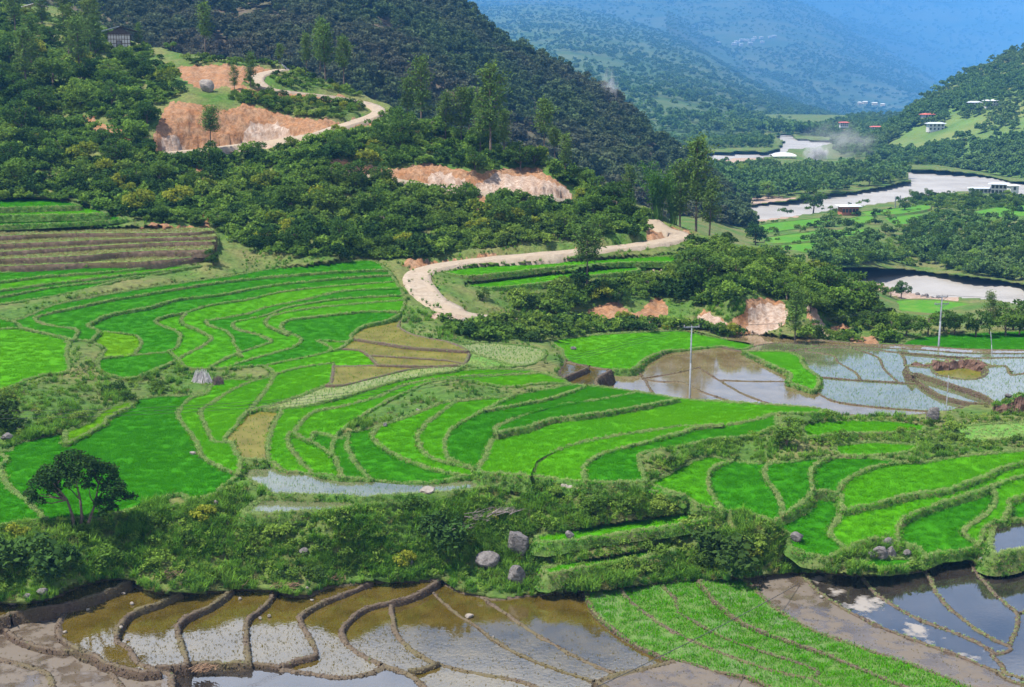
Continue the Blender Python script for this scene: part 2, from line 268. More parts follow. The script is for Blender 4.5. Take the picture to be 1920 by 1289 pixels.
# ------------------------------------------------------------------ paddies: every plot is bounded by its traced bunds
LINES = """
A0 0,1128 60,1128 100,1118 150,1097 215,1084 250,1090 277,1106 350,1112 433,1106 500,1106 567,1118 610,1101 640,1098 700,1092 760,1090 827,1089 860,1108 907,1119 930,1124 990,1117 1090,1107 1123,1106 1200,1098 1280,1089 1380,1085 1497,1072 1613,1079 1680,1076 1730,1069 1763,1052 1813,1047 1840,1066 1867,1059 1880,1041 1920,1036
A1 0,1160 20,1152 60,1145 120,1136 180,1118 245,1092
A2 20,1152 5,1170 12,1188 35,1203 85,1219 150,1226 195,1245 245,1300
R1 125,1136 105,1172 108,1195 130,1212 150,1224
R2 340,1113 300,1132 255,1148 235,1165 222,1190 225,1203 245,1215 258,1235 270,1246 300,1252 355,1247
R3 437,1107 400,1135 350,1160 336,1178 342,1200 350,1225 355,1247
R4 520,1108 500,1135 470,1160 465,1180 468,1215 472,1247
R5 700,1093 640,1118 597,1136 567,1157 572,1175 588,1200 595,1230 560,1240 526,1254
R6 823,1092 790,1112 750,1126 690,1142 652,1170 647,1192 667,1219 720,1247
R7 735,1132 745,1180 760,1205 790,1228 825,1245 885,1260 977,1277 1040,1300
R8 805,1108 850,1150 890,1175 925,1203 980,1233 1045,1258 1105,1278 1150,1300
R9 905,1120 950,1150 990,1178 1030,1203 1080,1230 1130,1253 1160,1263
R10 1095,1106 1105,1130 1115,1152 1140,1175 1190,1210 1245,1235 1262,1239
R11 1262,1239 1210,1252 1160,1263 1110,1280
R12 355,1247 400,1246 472,1247 526,1254 580,1262 640,1270 690,1262 720,1247
R13 720,1247 760,1260 790,1278 810,1300
R14 195,1245 260,1262 320,1262 330,1300
R17 295,1251 302,1264
R15 0,1235 60,1250 95,1265 108,1300
R16 825,1245 790,1258 765,1263
L1 1262,1239 1300,1248 1347,1262 1407,1274 1460,1300
G1 1163,1103 1190,1132 1240,1169 1280,1192 1323,1212 1387,1236 1447,1256 1513,1272 1557,1300
G2 1233,1096 1263,1126 1270,1149 1280,1156 1340,1189 1413,1219 1497,1246 1530,1262 1513,1272
G3 1307,1088 1347,1136 1397,1172 1463,1199 1547,1229 1613,1256 1720,1300
G4 1390,1085 1420,1109 1453,1139 1513,1176 1580,1202 1680,1236 1763,1266 1840,1300
G5 1497,1074 1513,1092 1547,1122 1597,1152 1647,1176 1713,1202 1797,1232 1863,1259 1920,1286
G6 1617,1079 1640,1109 1663,1126 1713,1156 1780,1182 1847,1212 1880,1246 1920,1272
G7 1733,1069 1750,1092 1763,1119 1797,1152 1847,1189 1893,1212 1897,1221 1870,1228 1853,1218
G8 1815,1047 1843,1086 1880,1126 1910,1152 1907,1186 1895,1212
G9 1910,1152 1920,1150
B0 0,989 67,979 167,976 217,967 267,952 333,931 353,939 400,931 430,909 450,893
B1 450,893 470,905 500,925 475,945 450,966 483,966 560,962 640,956 773,936 840,926 907,917 973,906 1033,910 1073,919 1173,916 1240,926 1280,931 1303,949 1353,959 1413,969 1447,982 1477,1006 1480,1026 1530,1046 1580,1039 1613,1022 1650,1012 1688,1019 1720,1030 1730,1050
B2 1600,1059 1630,1047 1690,1046 1730,1050 1763,1039 1813,1032 1840,1022 1847,999 1863,982 1920,976
B3 1600,1059 1647,1069 1700,1064 1730,1050
B4 1763,1052 1763,1039
B5 1857,990 1853,1025 1862,1042 1920,1032
BL1 1005,1006 1060,997 1130,984 1240,969 1310,963 1348,964 1340,973 1280,985 1200,998 1120,1010 1040,1020 1005,1019 1005,1006
BL2 1015,1067 1080,1054 1160,1041 1240,1030 1270,1031 1230,1044 1150,1058 1080,1070 1025,1079 1015,1067
C0 440,832 455,862 500,866 533,886 567,888 640,898 690,903 757,909 823,906 873,896 923,890 973,894 1023,899 1107,907 1207,907 1257,922 1285,932
C0b 525,772 505,810 497,845 500,866
C1 533,768 580,762 640,748 700,730 760,713 853,697 925,693 1000,697 1060,714
C2 590,888 575,875 557,853 542,828 548,812 565,790 593,772 640,763 707,745 760,722 840,709 930,705 1010,700
C3 640,898 625,860 632,825 655,800 723,757 770,735 807,720 867,715 947,728 1010,722 1070,722
C3b 632,825 660,812 740,790 827,757 880,750 960,742 1070,722
C4 720,796 703,803 695,820 713,840 747,860 763,866 807,882 853,893 880,893
C4b 660,812 655,840 672,872 700,903
C5 850,755 807,787 783,810 780,823 790,847 807,860 840,872 880,882 905,890
C6 967,742 907,773 857,800 840,820 837,843 843,860 857,866 887,879
C7 1097,728 1040,747 973,760 907,773
C8 1190,738 1107,753 1040,763 973,783 933,800 925,806 932,815
C9 1273,750 1207,763 1123,777 1040,787 990,803 940,813 917,830 907,857 897,872 893,890
C10 1543,777 1447,778 1430,784 1363,797 1280,800 1207,810 1123,823 1057,840 1013,860 1003,870 993,895
C11 1363,797 1300,805 1280,813 1207,833 1140,850 1117,862 1097,879 1103,906
C12 1460,800 1407,820 1330,827 1280,840 1213,850 1200,857 1203,866 1213,907
C13 1070,722 1130,727 1220,740 1280,750 1387,756 1533,767 1553,778
C14 593,812 620,822 632,825
C15 560,820 600,842 625,860
D0 117,812 163,793 200,767 273,747 333,743 383,740
D1 257,752 247,763 203,787 200,795 167,813 127,833 118,832
D2 117,812 120,830 120,843 140,858 175,866
D3 0,850 20,837 67,823 117,812
D3b 0,850 3,876 10,892 23,916 50,936
D3c 50,936 90,975
D4 383,740 353,750 330,777 340,797 360,823 370,847 380,861 417,882 450,893
D5 480,713 433,733 390,760 373,773 380,797 397,830 437,832
D5b 383,740 400,720 430,712 480,713 510,706
D6 510,706 500,727 477,757 450,793 423,827 440,832
D7 623,683 620,703 610,723 533,753 487,767 470,775
D7b 487,767 533,768
D8 455,862 450,893
D9 510,706 560,692 623,683
W2 976,890 985,910
W1 503,928 560,930 640,932 680,935 780,929 840,926
E0 0,618 37,617 67,623 110,633 133,643 127,663 130,697 73,707 17,730 0,733
E1 0,597 37,617
E1b 0,597 20,603 60,590 100,573 200,553 300,537 427,519 500,506 560,500 640,492 700,490 735,515 760,560 753,590
E2 140,640 147,620 100,612 70,602 77,593 150,577 213,563 253,557 333,543 417,530 500,521 550,517 640,510 728,508
E2b 128,643 140,640 160,640 170,643
E3 170,643 187,623 167,612 180,603 213,590 283,577 333,563 417,553 500,538 567,530 640,523 733,517
E3b 170,643 193,657 183,675 186,697 240,712 300,692 333,678
E3c 253,630 263,643 253,660 233,670 183,675
E3d 187,623 253,630
E4 333,678 318,662 333,655 340,640 338,625 305,612 293,603 317,593 350,587 400,573 467,563 533,548 640,537 745,530
E5 345,588 340,607 383,627 393,637 383,647 333,673
E5b 233,670 318,662
E6 450,672 437,645 435,637 420,622 390,612 383,603 400,600 460,590 500,577 583,560 640,547 752,541
E7 395,692 415,680 440,668 470,657 500,647 512,640 480,627 445,618 440,607 467,600 500,593 547,577 640,562 758,555
E8 540,630 520,622 497,610 497,600 520,590 583,579 640,573 760,563
E9 420,692 460,680 500,668 540,657 560,648 567,637 545,625 530,617 540,603 583,597 640,590 700,585 753,587
E10 597,640 623,653 620,660 583,670 533,680 493,688
E11 333,678 350,692 395,692 420,692 493,688 510,706
E12 753,590 723,603 683,613 662,630 655,643 597,640
T1 0,530 83,520 213,510 280,503
T2 0,546 67,537 200,521 300,510 383,500
T3 0,559 100,540 200,529 260,519
T4 0,573 83,560 150,547 213,531 300,515 383,500 430,512 427,519
T0 0,512 150,503 280,500 383,500
F0 0,430 130,428 300,428 400,430
F1 0,443 130,438 330,437 400,433
F2 0,458 150,452 250,448 400,444
F3 0,473 130,465 270,457 400,453
F4 0,486 150,480 250,472 395,468
F5 0,500 150,494 270,491 390,480
F6 400,430 405,450 390,480
FG0 0,374 90,373 150,385 200,400 240,413
FG1 0,391 80,389 150,387
FG2 0,406 100,404 200,402
FG3 0,424 120,420 240,413
H0 753,590 753,602 750,613 773,627 807,635 847,643 880,660 873,686
H3 662,636 707,643 773,653 880,660
H4 690,668 757,672 843,678 873,686
H5 623,686 640,687 707,686 773,688 873,686
H5b 640,656 673,658 690,668 707,686
H5c 620,660 640,656 655,643
H6 610,723 640,724 690,713 773,694 873,688
H7 847,643 867,646 907,643 1007,653 1023,670 987,688 940,680 907,669 880,660
H8 873,686 907,692 987,688
H9 873,684 872,690 853,697
I1 1050,657 1033,640 1107,630 1200,624 1280,622 1347,635 1403,643 1413,650 1393,657 1353,652 1280,657 1247,660 1207,677 1190,693 1140,693 1103,687 1060,677 1050,657
I2 1393,660 1467,660 1500,670 1510,687 1537,710 1537,723 1527,734 1500,726 1475,716 1480,703 1440,683 1413,670 1393,660
I3 1060,677 1045,700 1057,712 1070,722
I4 1103,690 1057,711
I5 1147,695 1120,714 1128,727
I6 1190,693 1207,712 1222,740
J1 1204,711 1240,716 1280,717 1313,733 1373,754
J2 1310,690 1347,714 1393,740 1447,760
J2b 1310,690 1270,700 1205,711
J3 1347,714 1410,716 1475,716
J4 1353,652 1393,660
J5 1527,734 1563,753 1630,763 1713,770 1773,773 1813,763 1860,758
J5b 1553,778 1683,781 1773,773
J6 1537,708 1597,713 1710,720 1730,723 1760,740 1813,755 1860,758 1920,760
J7 1513,660 1563,667 1573,680 1607,700 1617,715
J8 1600,655 1643,670 1657,693 1683,718
J9 1687,662 1698,673 1700,693 1717,710 1730,723
J10 1467,660 1537,652 1613,654 1693,662 1813,671 1890,671 1920,671
J11 1413,650 1460,644 1547,648 1713,656 1813,663 1920,664
J12 1347,635 1400,628 1480,632 1613,645 1713,648 1813,655 1920,657
P0 1685,647 1720,634 1800,627 1920,622
J13 1700,686 1747,689 1800,684 1847,688 1887,687 1897,703 1920,700
J14 1717,700 1780,720 1847,743 1860,758
J15 1747,689 1760,703 1820,712 1850,700 1847,688
J16 1813,670 1800,684
Q1 828,511 880,503 940,498 1010,492 1073,487 1180,484 1265,482 1268,492 1180,494 1073,500 1000,507 940,513 873,519 828,511
Q2 868,537 905,530 940,525 1010,517 1073,511 1140,504 1187,502 1200,508 1140,515 1073,523 1007,533 917,541 868,537
K1 1533,792 1613,790 1697,794 1740,800
K2 1507,824 1580,817 1680,814 1735,812
K2b 1507,824 1500,800 1533,792
K3 1570,857 1560,838 1620,830 1690,833 1727,836 1713,848 1647,857 1570,857
K4 1735,812 1740,800
K5 1800,800 1860,795 1920,792
K6 1800,800 1780,815 1830,830 1920,822
N0 1213,907 1235,895 1290,868 1330,855 1380,866 1443,868 1557,857 1647,860 1713,868 1780,858 1860,850 1920,845
M1 1375,867 1347,876 1330,889 1330,909 1340,932 1357,958
M2 1443,868 1430,882 1433,899 1450,922 1460,949 1462,972
M3 1557,857 1533,872 1523,889 1525,919 1507,946 1467,969 1450,981
M4 1525,922 1570,927
M5 1713,868 1647,876 1600,896 1577,916 1573,946 1577,959 1560,982 1550,999 1565,1015 1585,1034
M6 1920,869 1847,896 1780,919 1713,929 1647,946 1577,960
M7 1920,896 1860,916 1780,942 1730,959 1693,979 1687,999 1688,1019
M8 1857,917 1863,939 1847,962 1813,986 1803,999 1830,1022
M9 1920,932 1897,952 1885,978
"""
SEEDS = """-38,380 rice d UG|136,398 rice b UG|-26,419 rice d UG|-27,439 dry - DR|-13,464 dry - DR|-5,453 dry - DR|154,474 dry - DR|247,479 dry - DR
-12,519 rice d TT|-49,558 rice d TT|63,532 rice b TT|85,554 rice d TT|-52,595 rice d TT|300,548 rice d BW|152,602 rice d BW|286,640 rice d BW|359,637 rice b BW|418,654 rice b BW|455,644 rice d BW|528,642 rice b BW|518,608 rice b BW|645,621 rice d BW
106,666 rice b YL|208,652 rice y BE|237,698 rice d BF|734,621 pool - OP|869,672 pool - OP|708,679 pool - OP|633,705 pool - OP|634,677 rice b KN|630,651 rice b KN|888,676 turf - FT|963,660 fallow - FA|522,723 rice b KY|612,734 fallow - FS
1066,690 flood - SB|1107,710 flood - SB|1185,710 wet_bare - WB|1182,667 rice b IF|1409,639 wet_bare - BK|1456,649 wet - BK|1353,693 wet_bare - WB|1305,704 wet_bare - WB|1269,738 wet_bare - WB|1471,732 wet_bare - WB|1496,706 rice b TG|1557,683 wet - WS|1634,685 wet - WS|1679,681 wet - WS|1715,737 wet - WL|1705,676 wet - WE|1824,703 pool - EP|1868,717 wet - EW|1902,688 wet - WE|1760,731 wet - EW|1953,633 rice d FR
403,788 rice b LM|426,853 rice b LM|290,839 rice d LB|127,820 rice y LT|-70,858 rice d LE|-25,924 rice d LF|462,820 pool - CP
518,854 rice b CC|621,800 rice b CC|618,835 rice d CC|603,878 rice b CC|653,885 rice d CC|711,884 rice d CC|749,820 rice b CC|804,821 rice b CC|875,838 rice d CC|1008,740 rice d CC|1196,746 rice d CC|981,856 rice b CC|1072,874 rice b CC|1180,870 rice d CC|1068,914 rice b CS
514,911 wet - ST|503,942 wet - ST|1508,811 rice b RS|1572,848 rice b RS|1826,819 turf - RT
1300,901 rice b RF|1400,910 rice d RF|1485,896 rice d RF|1555,901 rice d RF|1587,931 rice b RF|1881,929 rice b RF|1919,948 rice d RF|1507,987 rice d RF|1664,981 rice b RF|1770,995 rice d RF
1000,500 rice b QR|1000,526 rice b QR
1100,1000 rice b BL|1150,1052 rice b BL|1877,1008 clear - NK|1657,1053 rice d RL
1790,1071 clear - FW|1919,1107 clear - FW|1721,1105 clear - FW|1604,1105 clear_patch - FP|1940,1206 clear - FW|1479,1101 flood_mud - FM|1376,1107 young - YG|1292,1136 young - YG|1221,1114 young - YG|1148,1128 young - YG|1253,1276 flood_mud - FN
826,1104 flood - FB|781,1142 flood - FB|1067,1152 flood - FB|887,1333 flood - FB|699,1183 flood - FL|608,1169 flood - FL|525,1206 flood - FL|422,1193 flood - FL|285,1182 flood - FL|175,1179 flood - FL|76,1178 flood_mud - MC|-14,1193 flood_mud - ML|21,1309 flood_mud - ML|299,1293 flood_mud - ML|620,1339 clear - FX|-59,1163 flood - SP"""
ZONES = {
 'UG': ('narrow green rice terrace below the dark forest, above the brown earth terraces', 'green terraces under the forest edge'),
 'DR': ('long brown terrace with a bare earth face and a thin grass top', 'brown earth-faced terraces'),
 'TT': ('long thin green rice strip just below the brown earth terraces', 'thin rice strips below the brown terraces'),
 'BW': ('green rice terrace curving round the bowl left of the dirt road bend', 'rice terraces round the bowl'),
 'YL': ('large plain light green rice field above the tall grass bank', None),
 'BE': ('small yellowish rice plot at the tip of the bowl terraces', None),
 'BF': ('dark green rice plot above the tall grass and the grey brush pile', None),
 'OP': ('murky olive seedling plot between the bowl terraces and the grey fallow plot', 'olive seedling plots'),
 'KN': ('light green rice plot beside the olive seedling plots', 'light plots beside the olive seedling plots'),
 'FT': ('yellowish grass plot between the olive plots and the grey fallow plot', None),
 'FA': ('pale grey-green fallow plot below the rocky end of the dirt road', None),
 'KY': ('yellow-tipped rice field above the narrow brown pool', None),
 'FS': ('long pale grey fallow strip along the top of the curved terraces', None),
 'SB': ('small brown flooded plot with a crumbling earth step', 'small brown flooded plots'),
 'WB': ('bare flooded plot mirroring pale cloud around the power pole', 'bare flooded plots round the power pole'),
 'IF': ('broad vivid green rice field in front of the pale cliff', None),
 'BK': ('thin muddy flooded strip at the foot of the pale cliff', 'thin flooded strips under the cliff'),
 'TG': ('vivid green tongue of rice between the bare and the planted flooded plots', None),
 'WS': ('grey flooded plot with sparse seedlings and curved grassy bunds', 'planted flooded plots with curved bunds'),
 'WL': ('long grey flooded plot with sparse seedlings above the lone stake', None),
 'WE': ('grey flooded plot behind the broken brown earth bank', 'flooded plots behind the broken bank'),
 'EP': ('olive pool right under the broken brown earth bank', None),
 'EW': ('flooded seedling plot below the broken brown earth bank', 'seedling plots below the broken bank'),
 'FR': ('flat green rice field in front of the riverside trees', None),
 'LM': ('bright green rice plot between the big dark green field and the narrow brown pool', 'plots beside the big dark green field'),
 'LB': ('big dark green rice field behind the lone spreading tree', None),
 'LT': ('narrow yellowish rice triangle along the tall grass bank', None),
 'LE': ('small dark rice plot beside a boulder and the left bushes', None),
 'LF': ('dark green rice field with a faint curved bund, left of the lone tree', None),
 'CP': ('narrow still brown pool between grassy bunds', None),
 'CC': ('vivid green rice terrace curving above the long flooded strip', 'central curved rice terraces'),
 'CS': ('slim green rice strip along the top of the bushy bank', None),
 'ST': ('long flooded strip with thin rice seedlings on top of the bushy bank', 'flooded strips on the bushy bank'),
 'RS': ('small rice step among the grassy banks below the grey rock', 'small rice steps below the grey rock'),
 'RT': ('rough yellowish grass terrace beside the undercut turf block', None),
 'RF': ('broad green rice terrace with wavy pale grass bunds, above the mirror-like plots', 'broad terraces with wavy bunds'),
 'QR': ('bright rice strip on the shelf just below the dirt road', 'rice strips below the dirt road'),
 'BL': ('narrow grass ledge stepped into the bushy bank', 'ledges on the bushy bank'),
 'NK': ('small flooded nook cut into the grassy terrace edge', None),
 'RL': ('small green rice ledge below the grey rock outcrop', None),
 'FW': ('mirror-like flooded plot reflecting blue sky between thin grassy bunds', 'mirror-like plots'),
 'FP': ('flooded plot with mud patches showing through the sky reflection', None),
 'FM': ('long bare muddy plot beside the young green rice', None),
 'YG': ('young green rice strip between the brown flooded plots and the long muddy plot', 'young rice strips'),
 'FN': ('grey muddy plot in front of the young green rice', None),
 'FB': ('brown flooded plot reflecting cloud and blue sky, edged by low mud bunds', 'flooded plots with low mud bunds'),
 'FL': ('brown flooded seedling plot with a dark curved mud step', 'flooded plots with curved mud steps'),
 'MC': ('small rounded mud plot inside a curved bund', None),
 'ML': ('cracked grey-brown mud plot with a thin bund', 'grey-brown mud plots'),
 'FX': ('shallow bluish flooded plot beside straw debris in front of the curved mud steps', None),
 'SP': ('narrow brown flooded strip below the dark bushes and boulders', None)}
OWN = {'-27,439': 'topmost brown earth-faced terrace, right below the green forest-edge terraces', '-5,453': 'second brown earth-faced terrace from the top', '-13,464': 'middle brown earth-faced terrace of the five', '154,474': 'fourth brown earth-faced terrace from the top', '247,479': 'lowest brown earth-faced terrace, above the thin rice strips', '514,911': 'long flooded seedling strip touching the curved rice terraces', '503,942': 'shorter flooded strip at the bank edge, split off by a thin bund', '1100,1000': 'upper narrow grass ledge on the bushy bank', '1150,1052': 'lower narrow grass ledge on the bushy bank', '1185,710': 'small bare flooded plot beside the crumbling brown plots', '1353,693': 'largest bare flooded plot, under the vivid green field', '1305,704': 'bare flooded plot just behind the single-crossarm pole', '1269,738': 'bare flooded corner plot at the foot of the single-crossarm pole', '1471,732': 'long bare flooded plot along the rim of the curved terraces', '734,621': 'topmost olive seedling plot, beside the rough grass of the road end', '869,672': 'widest olive seedling plot with a small green bump', '708,679': 'thinnest olive seedling plot', '633,705': 'lowest olive seedling plot, above the pale fallow strip',
 '300,548': 'topmost bowl terrace right under the grassy bank of the brown terraces', '152,602': 'second rice terrace of the bowl, counted down from the grassy bank', '286,640': 'third and long rice terrace of the bowl, ending beside a small yellowish plot', '359,637': 'small crescent of rice tucked between two bowl terraces', '418,654': 'fourth rice terrace of the bowl, bending sharply above the brush pile meadow', '455,644': 'dark hooked rice terrace near the inside of the bowl', '528,642': 'bright S-shaped rice terrace near the inside of the bowl', '518,608': 'short rice tongue inside the bowl with a pointed tip', '645,621': 'lowest and widest bowl terrace, bordering the olive seedling plots',
 '518,854': 'outermost curved terrace between the narrow brown pool and the pale fallow strip', '621,800': 'second curved terrace, just below the grassy riser bank', '618,835': 'tiny three-cornered rice plot inside the second curved terrace', '603,878': 'small rice plot at the corner above the long flooded strip', '653,885': 'slim dark rice plot leaning on the grassy riser bank', '711,884': 'deep green curved terrace touching the long flooded strip', '749,820': 'bright curved terrace with a grey stone on its upper bund', '804,821': 'bright sickle-shaped terrace in the middle of the curved terraces', '875,838': 'dark sickle-shaped terrace beside the stone set in the bund', '1008,740': 'thin upper terrace ending at the small brown flooded plots', '1196,746': 'thin dark terrace along the rim above the bare flooded plots', '981,856': 'largest pale curved terrace, reaching the rim by the grassy steps', '1072,874': 'long bright terrace below the largest curved terrace', '1180,870': 'dark terrace above the slim strip at the bushy bank top',
 '1300,901': 'small bright terrace wedged against the bushy knoll', '1400,910': 'dark rounded terrace between two wavy pale bunds', '1485,896': 'dark narrow terrace right of the rounded terrace', '1555,901': 'upper plot closed off by a short cross bund', '1587,931': 'longest bright terrace sweeping across below the grassy steps', '1881,929': 'bright outer terrace with a hooked bund at its tip', '1919,948': 'small terrace beside the flooded nook', '1507,987': 'lower dark terrace holding the lichened rock', '1664,981': 'middle bright terrace above the grey rock outcrop', '1770,995': 'dark rounded terrace right of the grey rock outcrop',
 '699,1183': 'smallest brown seedling plot, next to the cloud-mirroring plots', '608,1169': 'brown seedling plot whose mud step curls round the smallest plot', '525,1206': 'brown seedling plot below the reddish straw heap', '422,1193': 'brown seedling plot two steps from the reddish straw heap', '285,1182': 'brown seedling plot with pale stones on its step', '175,1179': 'highest brown seedling plot, beside the rounded mud plot',
 '1376,1107': 'young rice strip directly beside the long bare muddy plot', '1148,1128': 'young rice strip directly beside the brown flooded plots', '826,1104': 'flooded plot holding a single white stone', '1067,1152': 'widest flooded plot, touching the young rice', '781,1142': 'flooded plot where the white cloud is mirrored', '887,1333': 'narrow flooded plot with a dark mud lip in front of the cloud-mirroring plot'}
def parse_lines(txt):
    out = {}
    for l in txt.strip().splitlines():
        t = l.split(); out[t[0]] = np.array([[float(v) for v in q.split(',')] for q in t[1:]])
    return out
def catmull(P, step=6.0):
    n = len(P); out = []
    for i in range(n-1):
        p0 = P[max(i-1, 0)]; p1 = P[i]; p2 = P[i+1]; p3 = P[min(i+2, n-1)]
        k = max(1, int(round(np.hypot(*(p2-p1))/step)))
        for j in range(k):
            t = j/k; out.append(0.5*((2*p1)+(-p0+p2)*t+(2*p0-5*p1+4*p2-p3)*t*t+(-p0+3*p1-3*p2+p3)*t**3))
    out.append(P[-1]); return np.array(out)
def nearest_on(Q, p):
    a = Q[:-1]; d = Q[1:]-a; t = np.clip(((p-a)*d).sum(1)/np.maximum((d*d).sum(1), 1e-9), 0, 1)
    c = a+d*t[:, None]; r = np.hypot(*(c-p).T); i = r.argmin(); return r[i], c[i]
def build_regions(txt):
    S = {}
    for k, P in parse_lines(txt).items():
        for e in (0, -1):
            o = P[e]; q = P[1] if e == 0 else P[-2]; n = None
            if o[0] <= 3 or o[0] >= 1917:
                tx = -220. if o[0] <= 3 else 2180.; d = o-q; sl = np.clip(d[1]/d[0] if abs(d[0]) > 1 else 0, -.2, .2)
                n = np.array([[tx, o[1]+sl*(tx-o[0])]])
            elif o[1] >= 1296:
                d = o-q; n = np.array([[o[0]+d[0]/max(d[1], 8)*75, 1375.]])
            if n is not None: P = np.vstack([n, P]) if e == 0 else np.vstack([P, n])
        S[k] = catmull(P)
    S['_l'] = np.array([[-218., 340], [-218, 1373]]); S['_r'] = np.array([[2178., 540], [2178, 1373]]); S['_b'] = np.array([[-225., 1373], [2185, 1373]])
    names = list(S)
    for k in names:
        P = S[k]
        if k[0] == '_' or np.hypot(*(P[0]-P[-1])) < 2: continue
        for e in (0, -1):
            r, c = min((nearest_on(S[k2], P[e]) for k2 in names if k2 != k), key=lambda q: q[0])
            if r < 26:
                d = c-P[e]; n = np.hypot(*d); u = d/n if n > .01 else (P[e]-P[1 if e == 0 else -2]); u = u/max(np.hypot(*u), 1e-6)
                P = np.vstack([[c+u*.8], P]) if e == 0 else np.vstack([P, [c+u*.8]])
        S[k] = P
    V = []; E = []
    for k in names:
        b = len(V)
        for i, p in enumerate(S[k]):
            V.append(Vector((p[0], p[1])))
            if i: E.append((b+i-1, b+i))
    ov, oe, of, _, ooe, _ = delaunay_2d_cdt(V, E, [], 0, 0.4)
    ov = np.array([[v.x, v.y] for v in ov]); of = [tuple(f) for f in of]
    cons = {frozenset(e) for e, o in zip(oe, ooe) if len(o)}
    e2 = {}
    for ti, f in enumerate(of):
        for i in range(3): e2.setdefault(frozenset((f[i], f[(i+1) % 3])), []).append(ti)
    par = list(range(len(of)))
    def find(a):
        while par[a] != a: par[a] = par[par[a]]; a = par[a]
        return a
    for e, t in e2.items():
        if e not in cons and len(t) == 2: par[find(t[0])] = find(t[1])
    return ov, of, e2, np.array([find(i) for i in range(len(of))])
ov, of, e2t, treg = build_regions(LINES)
TRI = np.array(of); P3 = ov[TRI]
def tri_at(x, y):
    d = []
    for i in range(3):
        a = P3[:, i]; b = P3[:, (i+1) % 3]; d.append((b[:, 0]-a[:, 0])*(y-a[:, 1])-(b[:, 1]-a[:, 1])*(x-a[:, 0]))
    d = np.array(d); k = np.where((d >= 0).all(0) | (d <= 0).all(0))[0]; return k[0]
plots = {}
for s in SEEDS.replace('\n', '|').split('|'):
    xy, typ, shade, zone = s.split(); x, y = map(float, xy.split(',')); rid = treg[tri_at(x, y)]
    if rid in plots: print('LEAK', s, plots[rid]['seed'])
    plots[rid] = dict(seed=s, typ=typ, shade=shade, zone=zone)
cen = P3.mean(1); ar = np.abs((P3[:, 1, 0]-P3[:, 0, 0])*(P3[:, 2, 1]-P3[:, 0, 1])-(P3[:, 2, 0]-P3[:, 0, 0])*(P3[:, 1, 1]-P3[:, 0, 1]))/2
cen3 = near_p(cen[:, 0], cen[:, 1]); cz = cen3[:, 2]
for rid, p in plots.items():
    m = treg == rid; p['tri'] = np.where(m)[0]; wq = ar[m]; C_ = cen3[m]; c0 = (C_*wq[:, None]).sum(0)/wq.sum(); p['z'] = float(c0[2]); p['c'] = c0; p['g'] = np.zeros(2)
    if p['typ'] in ('rice', 'young', 'turf', 'fallow', 'dry') or p['zone'] in ('FL', 'ML', 'MC', 'SP'):
        d = C_-c0; sw = np.sqrt(wq)[:, None]; A_ = np.vstack([d[:, :2]*sw, np.eye(2)*np.sqrt(wq.sum())*.4]); B_ = np.r_[d[:, 2]*sw[:, 0], 0, 0]
        g = np.linalg.lstsq(A_, B_, rcond=None)[0]*(.9 if p['typ'] not in ('flood', 'flood_mud') else .35); p['g'] = g*min(1, .13/max(np.hypot(*g), 1e-6))
# plots that meet as one flat sheet in the photograph share a level
for grp, z in (('WB', -1.05), ('WS', -.98), ('WL', -1.03), ('BK', -1.0), ('TG', -.72), ('FW', -3.5), ('FP', -3.48), ('FM', -3.5), ('FB', -4.1), ('ML', -3.0), ('MC', -2.75), ('SP', -2.0), ('FX', -3.62)):
    for p in plots.values():
        if p['zone'] == grp: p['z'] = z; p['g'] = np.zeros(2)
for k_, z_ in (('175,1179', -2.55), ('285,1182', -2.9), ('422,1193', -3.25), ('525,1206', -3.48), ('608,1169', -3.7), ('699,1183', -3.92)):
    for p in plots.values():
        if p['seed'].startswith(k_): p['z'] = z_; p['g'] = np.zeros(2)
def on_plot(p, px, py, dz=0.):
    """a plot's surface: level water, or a gently shelving bed that leans with the slope"""
    r = ray(px, py); g = p['g']; c = p['c']; d = ((p['z']+dz-CAMZ)-g[0]*c[0]-g[1]*c[1])/(r[..., 2]-g[0]*r[..., 0]-g[1]*r[..., 1])
    if p['typ'] in ('rice', 'turf', 'fallow') and p['zone'] not in ('TG', 'BL'):
        db = near_d(px, py); db = db+dz/r[..., 2]; d = 1/(.5/d+.5/db)
    return CAM+r*d[..., None]
# label raster (half resolution): which plot covers which part of the ground
LX0, LY0 = -240, 330
LAB = np.full((530, 1220), -1, np.int32)
for ti, f in enumerate(of):
    if treg[ti] not in plots: continue
    q = (P3[ti]-[LX0, LY0])/2; x0, y0 = np.maximum(np.floor(q.min(0)).astype(int), 0); x1, y1 = np.ceil(q.max(0)).astype(int)+1
    gx, gy = np.meshgrid(np.arange(x0, min(x1, 1220)), np.arange(y0, min(y1, 530)))
    if gx.size == 0: continue
    d = [(q[(i+1) % 3, 0]-q[i, 0])*(gy-q[i, 1])-(q[(i+1) % 3, 1]-q[i, 1])*(gx-q[i, 0]) for i in range(3)]
    ins = ((d[0] >= 0) & (d[1] >= 0) & (d[2] >= 0)) | ((d[0] <= 0) & (d[1] <= 0) & (d[2] <= 0))
    LAB[gy[ins], gx[ins]] = treg[ti]
def label_at(px, py):
    i = np.round((np.asarray(py)-LY0)/2).astype(int); j = np.round((np.asarray(px)-LX0)/2).astype(int)
    ok = (i >= 0) & (i < 530) & (j >= 0) & (j < 1220); return np.where(ok, LAB[np.clip(i, 0, 529), np.clip(j, 0, 1219)], -1)
